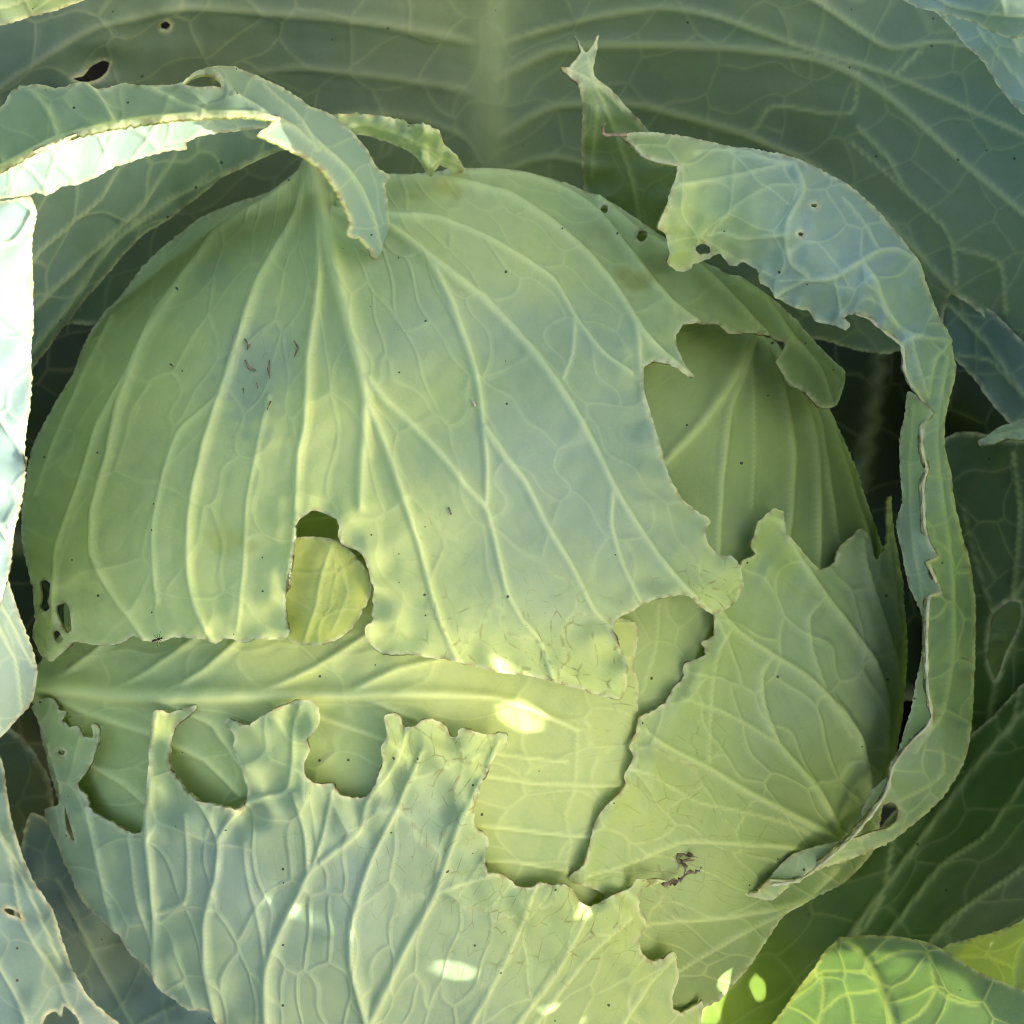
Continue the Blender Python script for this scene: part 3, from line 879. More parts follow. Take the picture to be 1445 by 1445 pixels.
# arching leaf at the upper left: two halves folded along the rib
arch = leaf('outer_leaf', CAB,
     [(-120, 170), (-60, 160), (0, 150), (17, 127), (54, 118), (79, 122), (112, 115), (137, 125), (174, 117), (208, 121), (240, 118), (257, 114), (274, 100), (307, 92), (332, 92), (357, 103), (374, 111), (403, 125), (440, 149), (465, 157), (494, 179), (519, 208),
      (536, 237), (553, 247), (546, 262), (550, 299), (553, 340), (552, 370), (544, 373), (536, 366), (527, 363), (523, 354), (519, 349), (512, 339), (507, 336), (500, 337), (494, 333), (497, 316), (482, 278), (461, 245), (436, 224), (415, 212), (390, 199), (366, 188), (378, 178),
      (386, 171), (353, 165), (270, 168), (166, 181), (83, 201), (0, 245), (-60, 275), (-120, 300)],
     tps([(-100, 180, 500), (-100, 290, 560), (0, 135, 520), (0, 243, 610), (100, 118, 540), (100, 196, 640), (200, 120, 550), (200, 175, 650), (300, 95, 490), (300, 165, 640), (380, 115, 440), (386, 170, 600), (440, 150, 390), (440, 212, 530), (500, 190, 330), (480, 270, 460), (545, 250, 280), (500, 330, 390), (550, 365, 300)]),
     holes=[[(260, 117), (270, 107), (285, 103), (300, 106), (309, 114), (312, 123), (300, 121), (280, 120)]],
     veins=[V([(-100, 296), (0, 239), (83, 196), (166, 176), (270, 163), (353, 160), (390, 168), (420, 184), (448, 213)], (8, 5), .6, 1, 'midrib'),
            V([(82, 192), (70, 160), (48, 133), (24, 122)], (6, 4), .6), V([(162, 174), (146, 146), (122, 118)], (6, 4), .6), V([(290, 160), (240, 140), (200, 122)], (6, 4), .6), V([(10, 232), (-20, 190), (-50, 165)], (6, 4), .6),
            V([(370, 158), (330, 130), (300, 100)], (5, 3), .6), V([(448, 205), (420, 165), (372, 120)], (5, 3), .6), V([(445, 200), (490, 240), (520, 290), (540, 360)], (6, 3), .6)],
     tones=[(50, 160, BG), (200, 150, BG), (320, 120, BG), (400, 150, OT), (480, 210, OT), (530, 270, OT), (545, 350, OT), (460, 230, OT), (0, 220, BG), (200, 172, BG)],
     net=0.6, ruffle=2, ruffle_wl=45, step=4, edge_w=4, wob=1, thru=0.45, label='arching pale leaf curling over the head at upper left')
leaf('folded_half', CAB,
     [(-120, 296), (-60, 271), (0, 244), (83, 200), (166, 180), (270, 167), (353, 165), (395, 172), (374, 183), (324, 190), (280, 196), (262, 206), (264, 214), (240, 214), (228, 216), (174, 232), (137, 249), (110, 262), (87, 265), (72, 275), (62, 276), (52, 272), (42, 277), (0, 283), (-60, 320), (-120, 360)],
     tps([(-120, 296, 555), (0, 244, 602), (166, 180, 632), (270, 167, 632), (395, 172, 592), (324, 190, 560), (174, 232, 540), (87, 265, 520), (0, 285, 510), (-120, 350, 500)]),
     veins=[V([(90, 200), (75, 230), (62, 270)], (4, 3), .6), V([(160, 184), (150, 210), (135, 245)], (4, 3), .6), V([(220, 176), (205, 200), (185, 226)], (4, 3), .6), V([(40, 224), (20, 255), (15, 278)], (4, 3), .6)],
     tones=[(50, 250, OT), (200, 205, OT), (320, 180, OT)], net=0.8, step=3.5, ruffle=1.5, ruffle_wl=50, wob=1, label='bright folded half of the arching leaf under its rib').parent = arch

# bleached left leaf in the sun
leaf('outer_leaf', CAB,
     [(-420, 420), (-140, 330), (-60, 300), (0, 284), (42, 278), (48, 288), (52, 300), (46, 330), (45, 400), (47, 470), (44, 482), (42, 560), (34, 640), (35, 668), (22, 738), (19, 760), (10, 810), (-5, 860), (-80, 900), (-420, 860)],
     tps([(-140, 330, 455), (45, 290, 515), (-420, 600, 300), (-140, 800, 415), (46, 470, 470), (0, 400, 482), (-60, 600, 448), (34, 650, 456), (0, 640, 455), (0, 840, 425), (-80, 900, 410), (-60, 400, 472)]),
     veins=[V([(-120, 330), (-40, 400), (10, 450), (44, 480)], (6, 4)), V([(-130, 450), (-40, 540), (20, 620), (36, 650)], (6, 4)), V([(-120, 640), (-40, 690), (10, 760)], (6, 4)), V([(46, 300), (20, 340), (-40, 350)], (5, 3))],
     tones=[(0, 400, OT), (20, 600, OT), (0, 780, OT)], net=0.8, step=4, ruffle=2, wob=4, label='sunlit leaf edge along the left border')
leaf('outer_leaf', CAB,
     [(-420, 820), (-140, 760), (-40, 780), (5, 806), (12, 820), (27, 865), (46, 915), (53, 949), (46, 990), (25, 1015), (0, 1042), (-60, 1080), (-140, 1120), (-420, 1200)],
     tps([(-140, 760, 320), (8, 816, 330), (53, 949, 230), (0, 1042, 200), (-140, 1080, 240), (-40, 920, 330), (-420, 1000, 60)]),
     veins=[V([(-100, 800), (-20, 860), (20, 930), (30, 1000)], (6, 3)), V([(-100, 900), (-20, 960), (0, 1030)], (6, 3)), V([(-40, 800), (10, 870), (45, 940)], (5, 3))],
     tones=[(0, 850, OT), (40, 940, OT), (0, 1000, OT)], net=0.6, step=4, ruffle=2, label='blue green leaf tip beside the broad rib at left')

# big low leaves added all round, mostly out of frame, to darken the gaps
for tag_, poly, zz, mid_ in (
        (None, [(1080, 400), (1340, 370), (1390, 600), (1380, 950), (1200, 980), (1120, 700)], [(1080, 400, -600), (1340, 370, -560), (1390, 700, -560), (1200, 980, -600)], [(1150, 900), (1220, 650), (1260, 400)]),  # dark sheet added deep in the right gap to stand for its shade
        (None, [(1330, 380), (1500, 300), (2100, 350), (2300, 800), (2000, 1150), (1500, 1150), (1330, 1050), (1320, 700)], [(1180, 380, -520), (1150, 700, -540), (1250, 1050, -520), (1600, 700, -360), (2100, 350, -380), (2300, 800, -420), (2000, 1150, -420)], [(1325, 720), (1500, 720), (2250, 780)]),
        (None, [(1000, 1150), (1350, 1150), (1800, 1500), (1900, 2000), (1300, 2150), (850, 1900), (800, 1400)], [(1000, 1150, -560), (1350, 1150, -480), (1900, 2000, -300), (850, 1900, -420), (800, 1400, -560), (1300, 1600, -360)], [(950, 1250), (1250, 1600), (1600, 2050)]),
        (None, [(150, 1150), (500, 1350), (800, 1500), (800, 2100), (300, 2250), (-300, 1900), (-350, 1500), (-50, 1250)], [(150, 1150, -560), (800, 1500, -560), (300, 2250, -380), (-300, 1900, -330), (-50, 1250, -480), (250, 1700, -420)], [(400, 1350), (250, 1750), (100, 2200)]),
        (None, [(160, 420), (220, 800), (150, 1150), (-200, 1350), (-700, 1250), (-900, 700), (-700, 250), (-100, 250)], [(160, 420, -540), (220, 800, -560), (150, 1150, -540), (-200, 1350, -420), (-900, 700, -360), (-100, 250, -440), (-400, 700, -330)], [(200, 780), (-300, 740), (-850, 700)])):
    leaf('gap_shade_leaf', CAB, poly, tps(zz), veins=[V(mid_, (26, 10), .6, 1, 'midrib')], tones=[(700, 700, (0.035, 0.046, 0.02)), (0, 0, (0.05, 0.07, 0.04))], net=.5, step=16, thick=8, ruffle=14, ruffle_wl=160, wob=16, wob_wl=300)  # near-black green: the shade of the gaps is put into the leaf colour

# leaves at the lower left
leaf('outer_leaf', CAB,
     [(40, 1150), (90, 1180), (130, 1260), (180, 1330), (230, 1390), (300, 1420), (380, 1460), (420, 1560), (200, 1600), (60, 1500), (20, 1300)],
     tps([(40, 1150, -180), (130, 1260, -120), (300, 1420, -60), (420, 1560, 40), (60, 1500, -160), (200, 1600, -40), (150, 1400, -150)]),
     veins=[V([(250, 1580), (190, 1450), (130, 1340), (80, 1240)], (8, 4), .6, .8, 'midrib'), V([(190, 1450), (250, 1420), (300, 1430)], (5, 3), .5, .6)],
     tones=[(100, 1250, (.14, .20, .16)), (180, 1340, (.15,.19,.12)), (200, 1420, (.18,.26,.21)), (300, 1440, (.18,.26,.21))], net=0.5, step=5, label='dim blue green leaf under the lower left of the head')
leaf('outer_leaf', CAB,
     [(-420, 1080), (-120, 1000), (-40, 1020), (0, 1066), (17, 1156), (33, 1210), (52, 1250), (75, 1285), (100, 1364), (125, 1406), (150, 1430), (170, 1450), (150, 1500), (120, 1500), (112, 1440), (100, 1427), (90, 1420), (86, 1435), (78, 1428), (68, 1432), (62, 1442), (58, 1540), (-120, 1620), (-420, 1620)],
     tps([(-120, 1000, 110), (0, 1066, 90), (33, 1210, 80), (100, 1364, 60), (170, 1450, 40), (-120, 1500, 40), (0, 1300, 105), (60, 1450, 80), (-60, 1150, 110), (-420, 1350, -60)]),
     veins=[V([(-60, 1080), (10, 1200), (32, 1300), (80, 1380), (102, 1425)], (7, 4), .6, .9), V([(-80, 1250), (-20, 1330), (30, 1420), (50, 1490)], (7, 4)), V([(10, 1190), (50, 1280), (85, 1360)], (5, 3))],
     holes=[[(6, 1283), (14, 1282), (26, 1288), (31, 1298), (24, 1294), (12, 1290)]],
     tones=[(0, 1150, (.14, .225, .18)), (40, 1280, (0.14,0.22,0.18)), (0, 1400, (0.145,0.225,0.185)), (90, 1400, (0.16,0.23,0.175))], net=0.4, step=4.5, ruffle=4, label='blue green leaf with torn tip at the lower left corner')
leaf('outer_leaf', CAB, [(-60, 1000), (30, 1040), (70, 1100), (80, 1180), (110, 1280), (60, 1330), (-60, 1300)],
     tps([(-60, 1000, -300), (70, 1100, -260), (110, 1280, -280), (-60, 1300, -240)]), tones=[(0, 1150, DG)], net=.5, step=8)

# upright torn leaf behind the head at upper right
leaf('outer_leaf', CAB,
     [(811, 48), (816, 56), (820, 71), (812, 84), (803, 95), (793, 94), (796, 101), (815, 116), (820, 130), (822, 166), (820, 208), (822, 249), (830, 290), (860, 340), (930, 360), (965, 330), (962, 240), (930, 206), (907, 183), (890, 158), (865, 129), (838, 106), (838, 90), (842, 70), (847, 48), (838, 62), (828, 74), (820, 62)],
     tps([(811, 48, 80), (845, 50, 60), (795, 97, 150), (838, 104, 110), (830, 290, -70), (900, 300, -40), (900, 175, 70), (960, 240, 60), (850, 200, 20), (960, 330, -40)]),
     veins=[V([(905, 330), (895, 260), (870, 190), (840, 120), (828, 82)], (6, 3), .6, .9, 'midrib'), V([(800, 97), (840, 118), (880, 155)], (4, 3), .7), V([(835, 250), (838, 200), (842, 150)], (4, 3), .5, .7)],
     tones=[(820, 90, BG), (850, 200, MG), (900, 260, MG), (870, 140, BG)], net=.5, step=4, ruffle=4, ruffle_wl=40, scab=((810, 105, 30, .6),), label='torn upright leaf standing behind the head at upper right')

# curled leaf wrapping the right side
curl = leaf('outer_leaf', CAB,
     [(878, 188), (899, 183), (928, 183), (970, 191), (1032, 206), (1102, 216), (1161, 237), (1202, 262), (1244, 299), (1269, 328), (1293, 365), (1314, 411), (1331, 449), (1343, 486), (1350, 519), (1341, 562), (1334, 591), (1334, 630), (1342, 660), (1349, 707), (1358, 750), (1370, 790), (1379, 845), (1379, 928),
      (1376, 1010), (1372, 1044), (1360, 1082), (1335, 1123), (1302, 1156), (1260, 1190), (1202, 1215), (1148, 1235), (1111, 1258), (1094, 1271), (1080, 1273), (1053, 1267), (1071, 1264), (1086, 1248), (1127, 1242), (1165, 1215), (1198, 1186), (1231, 1148), (1252, 1115), (1260, 1082), (1285, 1048), (1306, 1028), (1316, 1015), (1309, 970),
      (1308, 916), (1309, 874), (1312, 842), (1327, 836), (1317, 811), (1311, 792), (1323, 786), (1311, 766), (1304, 741), (1302, 683), (1308, 662), (1300, 633), (1302, 600), (1316, 583), (1306, 570), (1285, 541), (1277, 521), (1273, 489), (1252, 471), (1227, 450), (1208, 442), (1190, 449), (1200, 457), (1194, 465), (1173, 459), (1148, 453),
      (1140, 442), (1123, 436), (1108, 428), (1094, 419), (1084, 406), (1073, 401), (1065, 382), (1049, 372), (1036, 376), (1028, 374), (1017, 359), (1007, 361), (994, 370), (978, 376), (966, 383), (955, 382), (943, 370), (940, 332), (932, 324), (945, 274), (957, 233), (932, 226), (907, 216), (895, 201)],
     tps([(878, 188, 300), (970, 195, 240), (957, 233, 330), (945, 300, 370), (950, 380, 330), (1030, 370, 340), (1032, 206, 230), (1060, 290, 400), (1161, 237, 230), (1150, 320, 420), (1170, 450, 350), (1244, 299, 230), (1240, 400, 400), (1273, 489, 350), (1314, 411, 240), (1343, 486, 200), (1305, 480, 330), (1302, 600, 340),
          (1340, 590, 220), (1304, 720, 330), (1345, 720, 200), (1316, 830, 320), (1376, 860, 80), (1345, 860, 230), (1309, 940, 310), (1376, 1010, 80), (1345, 1000, 220), (1260, 1082, 232), (1330, 1110, 90), (1231, 1148, 222), (1198, 1186, 242), (1252, 1115, 226), (1285, 1048, 264), (1316, 1015, 302), (1260, 1185, 150), (1165, 1215, 267), (1127, 1242, 292), (1148, 1235, 245), (1090, 1250, 316), (1080, 1272, 296), (1053, 1267, 306)]),
     holes=[ell(992, 353, 10, 8), ell(1130, 330, 3.5, 3.5), ell(1150, 288, 5, 3.5), [(1232, 1158), (1244, 1140), (1258, 1132), (1268, 1140), (1268, 1158), (1256, 1170), (1238, 1174), (1215, 1184), (1205, 1180)]],
     veins=[V([(1290, 1060), (1330, 1000), (1345, 900), (1340, 780), (1325, 680), (1320, 600), (1339, 490)], (6, 5), .5, .8, 'midrib'),
            V([(1119, 233), (1130, 255), (1132, 274), (1113, 312), (1111, 340), (1117, 370), (1144, 392)], (7, 5)), V([(1144, 392), (1177, 390), (1210, 372), (1240, 355), (1265, 354), (1289, 366), (1300, 390)], (8, 5)),
            V([(1217, 374), (1235, 400), (1248, 436), (1262, 455), (1285, 473), (1339, 480)], (7, 5)), V([(1177, 390), (1185, 420), (1187, 445)], (5, 3), .6), V([(1144, 392), (1115, 405), (1094, 418)], (5, 4), .6),
            V([(1111, 330), (1080, 333), (1049, 336), (1020, 328), (999, 332)], (6, 3), .6), V([(957, 262), (1000, 256), (1045, 248), (1090, 236), (1119, 233)], (6, 4), .6), V([(1119, 233), (1090, 228), (1035, 212), (980, 215)], (6, 3), .6),
            V([(1000, 332), (1040, 290), (1090, 262), (1128, 262)], (4, 3), .5, .8), V([(1240, 355), (1222, 320), (1190, 280)], (5, 3), .5, .9), V([(1185, 478), (1220, 420), (1250, 436)], (4, 3), .5, .6),
            V([(1285, 473), (1290, 500), (1308, 560)], (5, 4), .6), V([(1339, 480), (1318, 510), (1310, 560)], (5, 4), .6), V([(1270, 1128), (1300, 1115), (1330, 1090), (1330, 1060)], (5, 4), .5, .9)],
     tones=[(900, 195, MG), (970, 300, YG), (1000, 340, LG), (1050, 300, LG), (960, 370, YG), (1090, 220, OT), (1100, 380, OT), (1160, 320, OT), (1180, 430, OT), (1260, 400, OT), (1280, 450, OT), (1320, 480, OT), (1200, 290, OT), (1330, 560, OT), (1325, 700, OT), (1360, 850, (.16,.24,.18)), (1340, 950, (.26,.33,.22)), (1365, 1000, (.16,.24,.18)),
            (1300, 1080, BG), (1250, 1180, BG), (1120, 1255, LG), (1310, 780, BG)],
     net=1.0, ruffle=3, ruffle_wl=40, edge_w=4.5, wob=2.5, wob_wl=140, quilt=7, step=4, key='C', scab=((1300, 1000, 60, .4), (890, 195, 30, .7), (1270, 490, 30, .6)), label='curled blue green outer leaf hugging the right side of the head')
leaf('rolled_edge', CAB,
     [(1281, 552), (1277, 579), (1269, 620), (1269, 666), (1273, 707), (1263, 741), (1273, 782), (1281, 824), (1294, 853), (1305, 880), (1294, 949), (1281, 1011), (1264, 1065), (1256, 1090), (1231, 1115), (1221, 1136), (1206, 1169), (1186, 1186), (1152, 1194), (1119, 1206), (1094, 1231), (1086, 1247), (1127, 1241), (1165, 1214), (1198, 1185), (1231, 1147), (1252, 1114), (1261, 1082), (1285, 1048), (1306, 1027),
      (1316, 1014), (1310, 970), (1309, 916), (1310, 874), (1313, 842), (1326, 836), (1318, 811), (1312, 792), (1322, 786), (1312, 766), (1305, 741), (1303, 683), (1309, 662), (1301, 633), (1303, 600), (1315, 583), (1306, 570)],
     tps([(1281, 552, 292), (1269, 640, 284), (1264, 741, 274), (1281, 824, 279), (1305, 880, 290), (1281, 1011, 258), (1256, 1090, 214), (1231, 1115, 206), (1206, 1169, 224), (1186, 1186, 236), (1152, 1194, 258), (1119, 1206, 282), (1094, 1231, 298), (1086, 1247, 306), (1127, 1241, 282), (1165, 1214, 256), (1198, 1185, 231), (1231, 1147, 210), (1252, 1114, 214), (1261, 1082, 221), (1316, 1014, 292), (1310, 916, 296), (1326, 836, 304), (1312, 766, 316), (1303, 683, 320), (1303, 600, 326), (1306, 570, 328), (1287, 660, 310), (1290, 760, 304), (1298, 960, 290)]),
     veins=[V([(1290, 570), (1284, 660), (1288, 760), (1305, 860)], (4, 3), .5, .7)],
     tones=[(1285, 620, LG), (1285, 780, BG), (1295, 950, LG), (1240, 1110, LG), (1130, 1220, BG)], net=.6, ruffle=0.6, wob=0.5, step=3.5, label='rolled back inner face along the torn rim').parent = curl

# leaves at the right border
leaf('outer_leaf', CAB,
     [(1273, -60), (1273, 0), (1285, 8), (1323, 19), (1364, 30), (1397, 46), (1418, 54), (1445, 56), (1540, 50), (1560, -80)],
     tps([(1273, 0, 300), (1445, 56, 350), (1540, 50, 360), (1400, 0, 400), (1540, -60, 380), (1300, -60, 330), (1400, 48, 320)]),
     veins=[V([(1280, -30), (1340, 5), (1420, 20), (1520, 25)], (5, 4)), V([(1420, 20), (1400, -40)], (4, 3))], tones=[(1340, 0, OT), (1420, 30, OT)], net=.8, step=4, label='bright leaf tip in the top right corner')
leaf('outer_leaf', CAB, [(1318, 5), (1323, 21), (1345, 42), (1360, 62), (1389, 91), (1405, 118), (1422, 141), (1445, 163), (1540, 200), (1560, 0), (1400, -20)],
     tps([(1318, 5, 200), (1389, 91, 200), (1445, 162, 210), (1540, 200, 220), (1540, 0, 280), (1420, 40, 250)]),
     veins=[V([(1380, 40), (1420, 90), (1470, 150)], (5, 3)), V([(1420, 20), (1440, 80)], (4, 3))], tones=[(1380, 60, OT), (1430, 120, OT)], net=.8, step=5, label='blue green leaf just below the top right corner leaf')
leaf('outer_leaf', CAB,
     [(1320, 395), (1343, 400), (1400, 440), (1480, 520), (1560, 600), (1560, 640), (1445, 596), (1425, 598), (1400, 570), (1370, 530), (1340, 500), (1320, 460)],
     tps([(1320, 395, -120), (1445, 500, 0), (1560, 620, 40), (1400, 560, -60), (1330, 470, -130)]), veins=[V([(1330, 420), (1390, 480), (1450, 560), (1540, 620)], (6, 4)), V([(1350, 500), (1400, 510), (1445, 560)], (5, 3))],
     tones=[(1400, 500, DB), (1440, 560, (.15,.22,.18)), (1350, 450, (.15,.22,.17))], net=.7, step=5, label='blue green leaf between the back leaf and the curled leaf')
leaf('outer_leaf', CAB,
     [(1378, 622), (1390, 618), (1405, 605), (1420, 598), (1445, 595), (1540, 600), (1540, 640), (1445, 620), (1420, 618), (1400, 626), (1388, 628)],
     tps([(1378, 622, 60), (1420, 598, 60), (1445, 620, 110), (1540, 600, 100), (1540, 640, 140)]), veins=[V([(1395, 618), (1440, 608), (1530, 615)], (4, 3))], tones=[(1420, 610, BG)], net=.6, step=3.5, ruffle=3, ruffle_wl=30, label='small curled leaf tip at the right border')
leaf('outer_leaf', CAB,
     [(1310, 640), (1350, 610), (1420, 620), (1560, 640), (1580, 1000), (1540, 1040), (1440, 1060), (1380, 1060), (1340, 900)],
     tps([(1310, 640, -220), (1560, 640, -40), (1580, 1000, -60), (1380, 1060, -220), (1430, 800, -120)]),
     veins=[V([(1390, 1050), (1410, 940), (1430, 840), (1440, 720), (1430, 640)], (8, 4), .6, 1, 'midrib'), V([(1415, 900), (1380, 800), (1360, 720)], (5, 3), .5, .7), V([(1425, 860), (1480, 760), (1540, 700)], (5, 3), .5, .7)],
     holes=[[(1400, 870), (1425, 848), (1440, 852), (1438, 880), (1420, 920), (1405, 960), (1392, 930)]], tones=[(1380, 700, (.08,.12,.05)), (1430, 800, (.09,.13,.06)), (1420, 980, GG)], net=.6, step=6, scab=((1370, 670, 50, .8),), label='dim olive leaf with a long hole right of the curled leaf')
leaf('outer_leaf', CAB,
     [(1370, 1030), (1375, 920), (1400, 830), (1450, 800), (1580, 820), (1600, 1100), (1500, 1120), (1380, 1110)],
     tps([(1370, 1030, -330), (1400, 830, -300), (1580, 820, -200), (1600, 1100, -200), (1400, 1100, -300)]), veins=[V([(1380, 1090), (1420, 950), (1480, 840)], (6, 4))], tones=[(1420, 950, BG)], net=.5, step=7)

# ------------------------------------------------------------------ neighbour plant on the right
nb = place(np.array([[1000., -900., -900.]]))[0]
NEI = thing('neighbouring_cabbage', 'leaves of the next cabbage plant reaching in at the lower right corner', 'cabbage', (nb[0], nb[1], 0.0))
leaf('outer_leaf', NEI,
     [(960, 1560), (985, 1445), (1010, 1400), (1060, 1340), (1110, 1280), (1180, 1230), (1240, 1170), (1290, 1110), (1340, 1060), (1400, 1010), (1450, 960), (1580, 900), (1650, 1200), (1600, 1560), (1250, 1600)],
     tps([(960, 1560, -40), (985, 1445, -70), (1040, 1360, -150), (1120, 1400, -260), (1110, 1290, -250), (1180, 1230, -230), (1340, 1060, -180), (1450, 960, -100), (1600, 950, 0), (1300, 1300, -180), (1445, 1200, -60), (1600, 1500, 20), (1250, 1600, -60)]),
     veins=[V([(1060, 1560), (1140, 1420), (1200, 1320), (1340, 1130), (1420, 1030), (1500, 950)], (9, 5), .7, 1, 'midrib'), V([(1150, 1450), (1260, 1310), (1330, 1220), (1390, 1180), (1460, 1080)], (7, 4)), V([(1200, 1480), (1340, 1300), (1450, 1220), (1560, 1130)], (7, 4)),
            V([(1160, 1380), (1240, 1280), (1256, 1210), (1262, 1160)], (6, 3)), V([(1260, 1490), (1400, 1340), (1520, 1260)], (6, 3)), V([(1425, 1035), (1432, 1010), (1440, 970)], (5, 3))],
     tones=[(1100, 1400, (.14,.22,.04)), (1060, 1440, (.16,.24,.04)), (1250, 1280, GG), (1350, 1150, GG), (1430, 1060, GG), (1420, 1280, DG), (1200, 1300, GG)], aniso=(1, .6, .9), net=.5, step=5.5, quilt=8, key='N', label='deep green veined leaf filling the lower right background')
leaf('outer_leaf', NEI,
     [(1070, 1480), (1086, 1447), (1111, 1414), (1131, 1389), (1152, 1360), (1164, 1340), (1181, 1328), (1219, 1319), (1260, 1320), (1302, 1327), (1331, 1339), (1380, 1370), (1480, 1420), (1500, 1560), (1300, 1600), (1080, 1580)],
     tps([(1070, 1480, 40), (1131, 1389, 40), (1181, 1327, 60), (1260, 1320, 130), (1331, 1339, 200), (1250, 1400, 190), (1200, 1480, 160), (1330, 1440, 290), (1480, 1420, 420), (1300, 1600, 260), (1480, 1560, 440)]),
     veins=[V([(1188, 1326), (1210, 1340), (1227, 1360), (1248, 1401), (1264, 1450), (1280, 1560)], (9, 10), .7, 1, 'midrib'), V([(1232, 1362), (1255, 1350), (1277, 1344), (1308, 1346), (1316, 1370), (1322, 1395), (1345, 1412), (1380, 1420)], (5, 4), .6),
            V([(1224, 1372), (1190, 1370), (1160, 1372), (1135, 1392)], (5, 3), .6), V([(1160, 1430), (1190, 1405), (1225, 1400), (1244, 1398)], (4, 3), .6), V([(1266, 1450), (1300, 1430), (1322, 1395)], (4, 3), .5), V([(1160, 1372), (1162, 1400), (1160, 1430), (1140, 1470)], (4, 3), .5)],
     tones=[(1140, 1420, (.2,.3,.2)), (1200, 1360, (.15,.25,.19)), (1290, 1390, (.12,.2,.09)), (1340, 1400, (.14,.22,.18)), (1280, 1340, (.17,.27,.21)), (1400, 1420, (.14,.22,.17))], net=1.6, thru=0.42, step=4, ruffle=3, quilt=6, scab=((1330, 1380, 25, .6),), label='front leaf with glowing yellow veins in the lower right corner')
leaf('outer_leaf', NEI,
     [(1328, 1340), (1350, 1330), (1378, 1321), (1412, 1312), (1445, 1297), (1540, 1260), (1580, 1420), (1480, 1450), (1400, 1420), (1350, 1370)],
     tps([(1328, 1340, 100), (1445, 1297, 190), (1540, 1260, 280), (1580, 1420, 340), (1400, 1420, 160), (1440, 1360, 210)]),
     veins=[V([(1440, 1440), (1432, 1380), (1440, 1340), (1480, 1290)], (6, 5), .6, 1, 'midrib'), V([(1340, 1350), (1390, 1350), (1430, 1365)], (4, 3), .5), V([(1390, 1350), (1400, 1330)], (3, 2), .5)], tones=[(1400, 1340, YG), (1440, 1380, LG)], thru=0.5, net=1, step=4, label='yellow lit leaf edge at the right border')


# unseen tall leaf added out of frame at right to shade the head
def side_map(x0, bow):
    def f(a, b, h):
        # a: down the bed, b: height towards the viewer side
        return np.stack([x0 + bow * ((a - 900) / 700)**2 + h, C0 - a, b], 1)
    return f


def spot(key, px, py):
    x, y, Q = SURF[key]
    i = int(np.argmin((x - px)**2 + (y - py)**2))
    return Q[i]


X0 = 950.0
flecks = [('T', 709, 940, 24, 12), ('M', 740, 1012, 40, 13), ('B', 635, 1370, 36, 13), ('B', 425, 1284, 14, 13), ('B', 865, 1284, 7, 8), ('B', 786, 1422, 5, 5), ('B', 832, 1440, 6, 5), ('B', 308, 1222, 4, 8), ('N', 1428, 1032, 6, 9), ('N', 1070, 1400, 34, 16)]
hol = []  # holes cut along sun rays so light spots land on the chosen points
for key, px, py, rx, ry in flecks:
    P = spot(key, px, py)
    t = (X0 + 0 - P[0]) / SUN[0]
    for _ in range(4):
        q = P + SUN * t
        a = C0 - q[1]
        t = (X0 + 120 * ((a - 900) / 700)**2 - P[0]) / SUN[0]
    q = P + SUN * t
    hol.append(ell(C0 - q[1], q[2], ry + 4, rx * 0.62 + 4, 0, 14, .08))
hol.append([(1465, 560), (1500, 640), (1570, 690), (1680, 560), (1720, 400), (1660, 340), (1560, 370), (1500, 450)])  # opening shaped to let sun backlight the lower right leaf
leaf('outer_leaf', NEI,  # added sun blocker in leaf form, never in view
     [(100, -900), (140, 100), (200, 600), (260, 1000), (330, 1270), (460, 1340), (640, 1350), (820, 1345), (1000, 1350), (1200, 1350), (1400, 1360), (1600, 1400), (1800, 1500), (2000, 1600), (2300, 1580), (2400, 900), (2350, 200), (2300, -500), (1900, -800), (1400, -950), (900, -1020), (400, -950)],
     lambda x, y: 0 * x, holes=hol, mapf=side_map(X0, 120), step=14, thick=6,
     veins=[V([(860, -950), (820, 200), (830, 800), (850, 1270)], (22, 8), .6, 1, 'midrib'), V([(815, 100), (500, 500), (320, 900)], (12, 6)), V([(815, 200), (1150, 560), (1500, 800), (1800, 900)], (12, 6)), V([(822, 600), (600, 900), (420, 1200)], (10, 5)), V([(830, 760), (1100, 1000), (1300, 1220)], (10, 5))],
     tones=[(600, 300, MG), (900, 900, MG), (1500, 900, MG)], net=1, ruffle=12, ruffle_wl=140, wob=10)

# ------------------------------------------------------------------ small things
def lz(key, x, y, up):
    P = spot(key, x, y)
    return float(P[2]) + up


rw = 'withered_shred'
z0 = lz('R', 965, 1215, 9)
rs = np.random.default_rng(5)
for pts, r0 in (([(934, 1248), (946, 1247), (955, 1246), (962, 1240), (967, 1232), (968, 1224), (964, 1217), (957, 1211), (961, 1206), (972, 1206), (983, 1210)], 3.4), ([(966, 1233), (974, 1230), (981, 1231), (990, 1225)], 2.6), ([(944, 1247), (952, 1241), (961, 1243)], 2.8), ([(962, 1218), (970, 1213), (978, 1213)], 2.6)):
    pp = crom(pts, 3, False)
    pp = pp + rs.normal(0, .9, pp.shape)
    tube(rw, [(a, b, z0 - 2 + 5 * math.sin(i * .9) + rs.normal(0, 1)) for i, (a, b) in enumerate(pp)], [0.75 * r0 * rs.uniform(.35, 1.35) * (0.4 if i > len(pp) - 3 else 1) for i in range(len(pp))], CAB, cb, DEAD, 7, 3, .55)
tube(rw, [(884, 191, 300), (868, 190, 304), (856, 191, 308), (851, 188, 310), (850, 180, 312), (854, 174, 312)], [3, 2, 2, 2.2, 2, 1.5], CAB, cb, DEAD, 7, 5, .3)

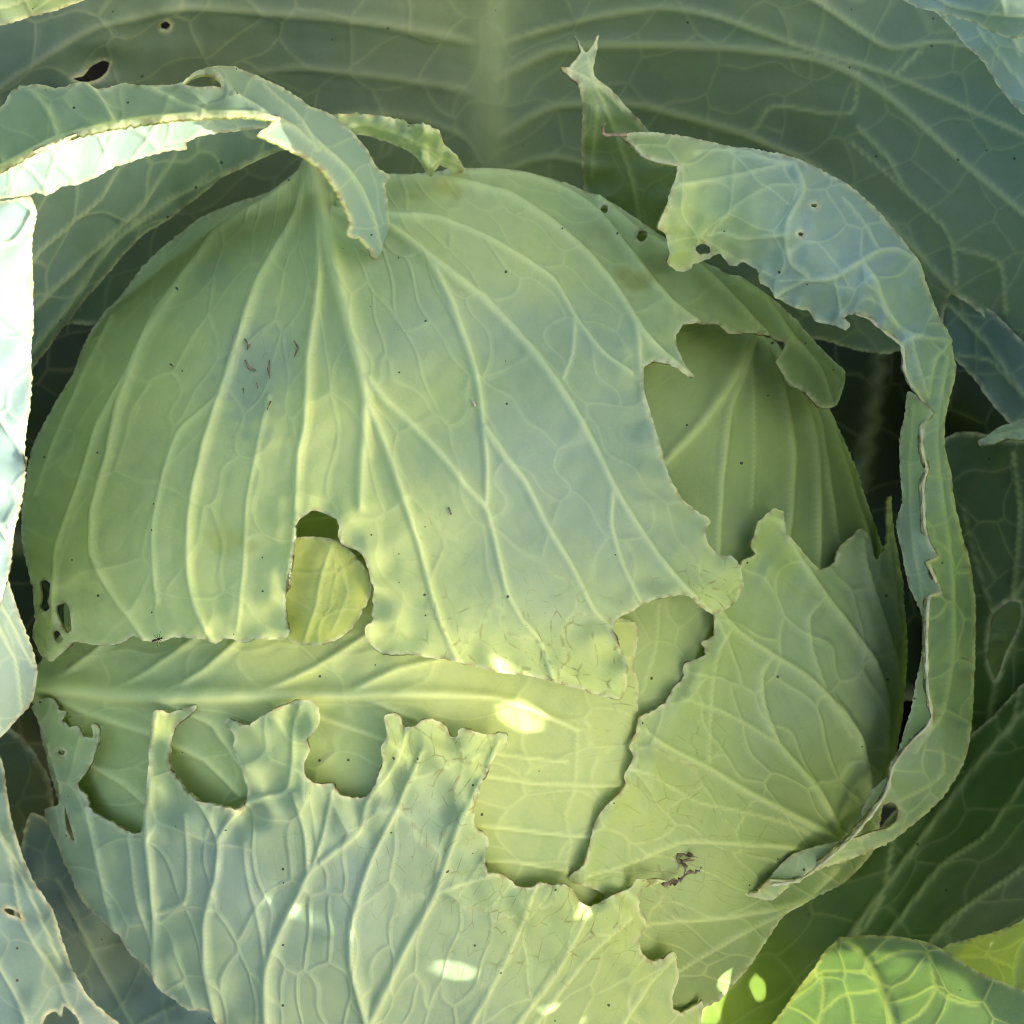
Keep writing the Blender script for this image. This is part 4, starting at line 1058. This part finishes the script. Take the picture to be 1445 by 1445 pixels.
sz = lambda x, y, u=2: lz('T', x, y, u)
for k, (pts, r) in enumerate((([(345, 478), (352, 486), (349, 494)], 3.2), ([(346, 508), (351, 519), (361, 523)], 3.4), ([(380, 508), (379, 522), (381, 534)], 2.6), ([(415, 481), (420, 490), (415, 504)], 3.2), ([(382, 566), (377, 578)], 2.4), ([(362, 540), (364, 548)], 2.0), ([(343, 548), (344, 556)], 1.6),
                            ([(240, 514), (244, 516)], 3.0), ([(634, 716), (637, 726)], 2.4), ([(149, 466), (153, 470)], 3.2), ([(667, 566), (671, 574)], 4.0))):
    r *= .5
    tube('scar', [(x, y, sz(x, y)) for x, y in pts], [r * (0.5 if i in (0, len(pts) - 1) else 1) for i in range(len(pts))] if len(pts) > 2 else [r, r * .6], CAB, cb, DEAD if k < 10 else CREAM, 7, 20 + k, .5)
rim = [(1208, 442), (1227, 450), (1252, 471), (1273, 489), (1277, 521), (1285, 541), (1306, 570), (1315, 583), (1303, 600), (1301, 633), (1308, 662), (1303, 683), (1305, 741), (1311, 766), (1322, 786), (1311, 792), (1317, 811), (1326, 836), (1312, 842), (1309, 874), (1308, 916), (1309, 970), (1315, 1013), (1306, 1028), (1285, 1048), (1261, 1081), (1252, 1115), (1231, 1148), (1198, 1186), (1165, 1215), (1127, 1242), (1088, 1249)]
rp = crom(rim, 6, False)
rz = [lz('C', a, b, 1.0) for a, b in rp]
rz = np.convolve(np.pad(rz, 2, mode='edge'), np.ones(5) / 5, 'valid')
o_ = tube('torn_rim', [(a, b, c) for (a, b), c in zip(rp, rz)], [2.2 + 1.1 * math.sin(i * 1.7) * math.sin(i * .31) for i in range(len(rp))], CAB, cb, CREAM, 6, 8, .3)
o_.parent = curl


def insect(name, label, key, x, y, ang, s):
    P = spot(key, x, y)
    zz = P[2] + 6
    Vs, F = [], []

    def blob(c, r, k=8, m=6):
        b = len(Vs)
        for j in range(m + 1):
            ph = math.pi * j / m
            for i in range(k):
                t = 2 * math.pi * i / k
                lx, ly, lzz = c[0] + r[0] * math.cos(ph), c[1] + r[1] * math.sin(ph) * math.cos(t), c[2] + r[2] * math.sin(ph) * math.sin(t)
                Vs.append((lx, ly, lzz))
        for j in range(m):
            for i in range(k):
                F.append([b + j * k + i, b + j * k + (i + 1) % k, b + (j + 1) * k + (i + 1) % k, b + (j + 1) * k + i])

    def stick(a, c, r):
        b = len(Vs)
        a, c = np.array(a, float), np.array(c, float)
        for p in (a, c):
            for dx, dy in ((r, 0), (0, r), (-r, 0), (0, -r)):
                Vs.append((p[0] + dx, p[1] + dy, p[2] + dx * .3))
        for i in range(4):
            F.append([b + i, b + (i + 1) % 4, b + 4 + (i + 1) % 4, b + 4 + i])
    blob((0, 0, 0), (2.6, 1.5, 1.5))
    blob((-5, 0, 0), (4.0, 1.4, 1.4))
    blob((3.4, 0, 0), (1.2, 1.1, 1.1))
    for sx in (-1, 0, 1):
        for sy in (-1, 1):
            stick((sx, sy, 0), (sx * 3.2, sy * 5, 2.4), .3)
            stick((sx * 3.2, sy * 5, 2.4), (sx * 4.6, sy * 8, -4), .25)
    for sy in (-1, 1):
        stick((4.2, sy * .4, .4), (7.5, sy * 2, 1.5), .2)
    A = np.array(Vs) * s
    ca, sa = math.cos(ang), math.sin(ang)
    W = np.stack([P[0] + A[:, 0] * ca - A[:, 1] * sa, P[1] + A[:, 0] * sa + A[:, 1] * ca, zz + A[:, 2]], 1)
    o = mesh_object(name, place(W), F, None, {}, None, np.zeros(3), CHITIN)
    o['label'] = label
    o['category'] = 'insect'


insect('midge', 'tiny dark midge clinging to the lower rim of the top leaf', 'T', 224, 901, .3, 1.0)
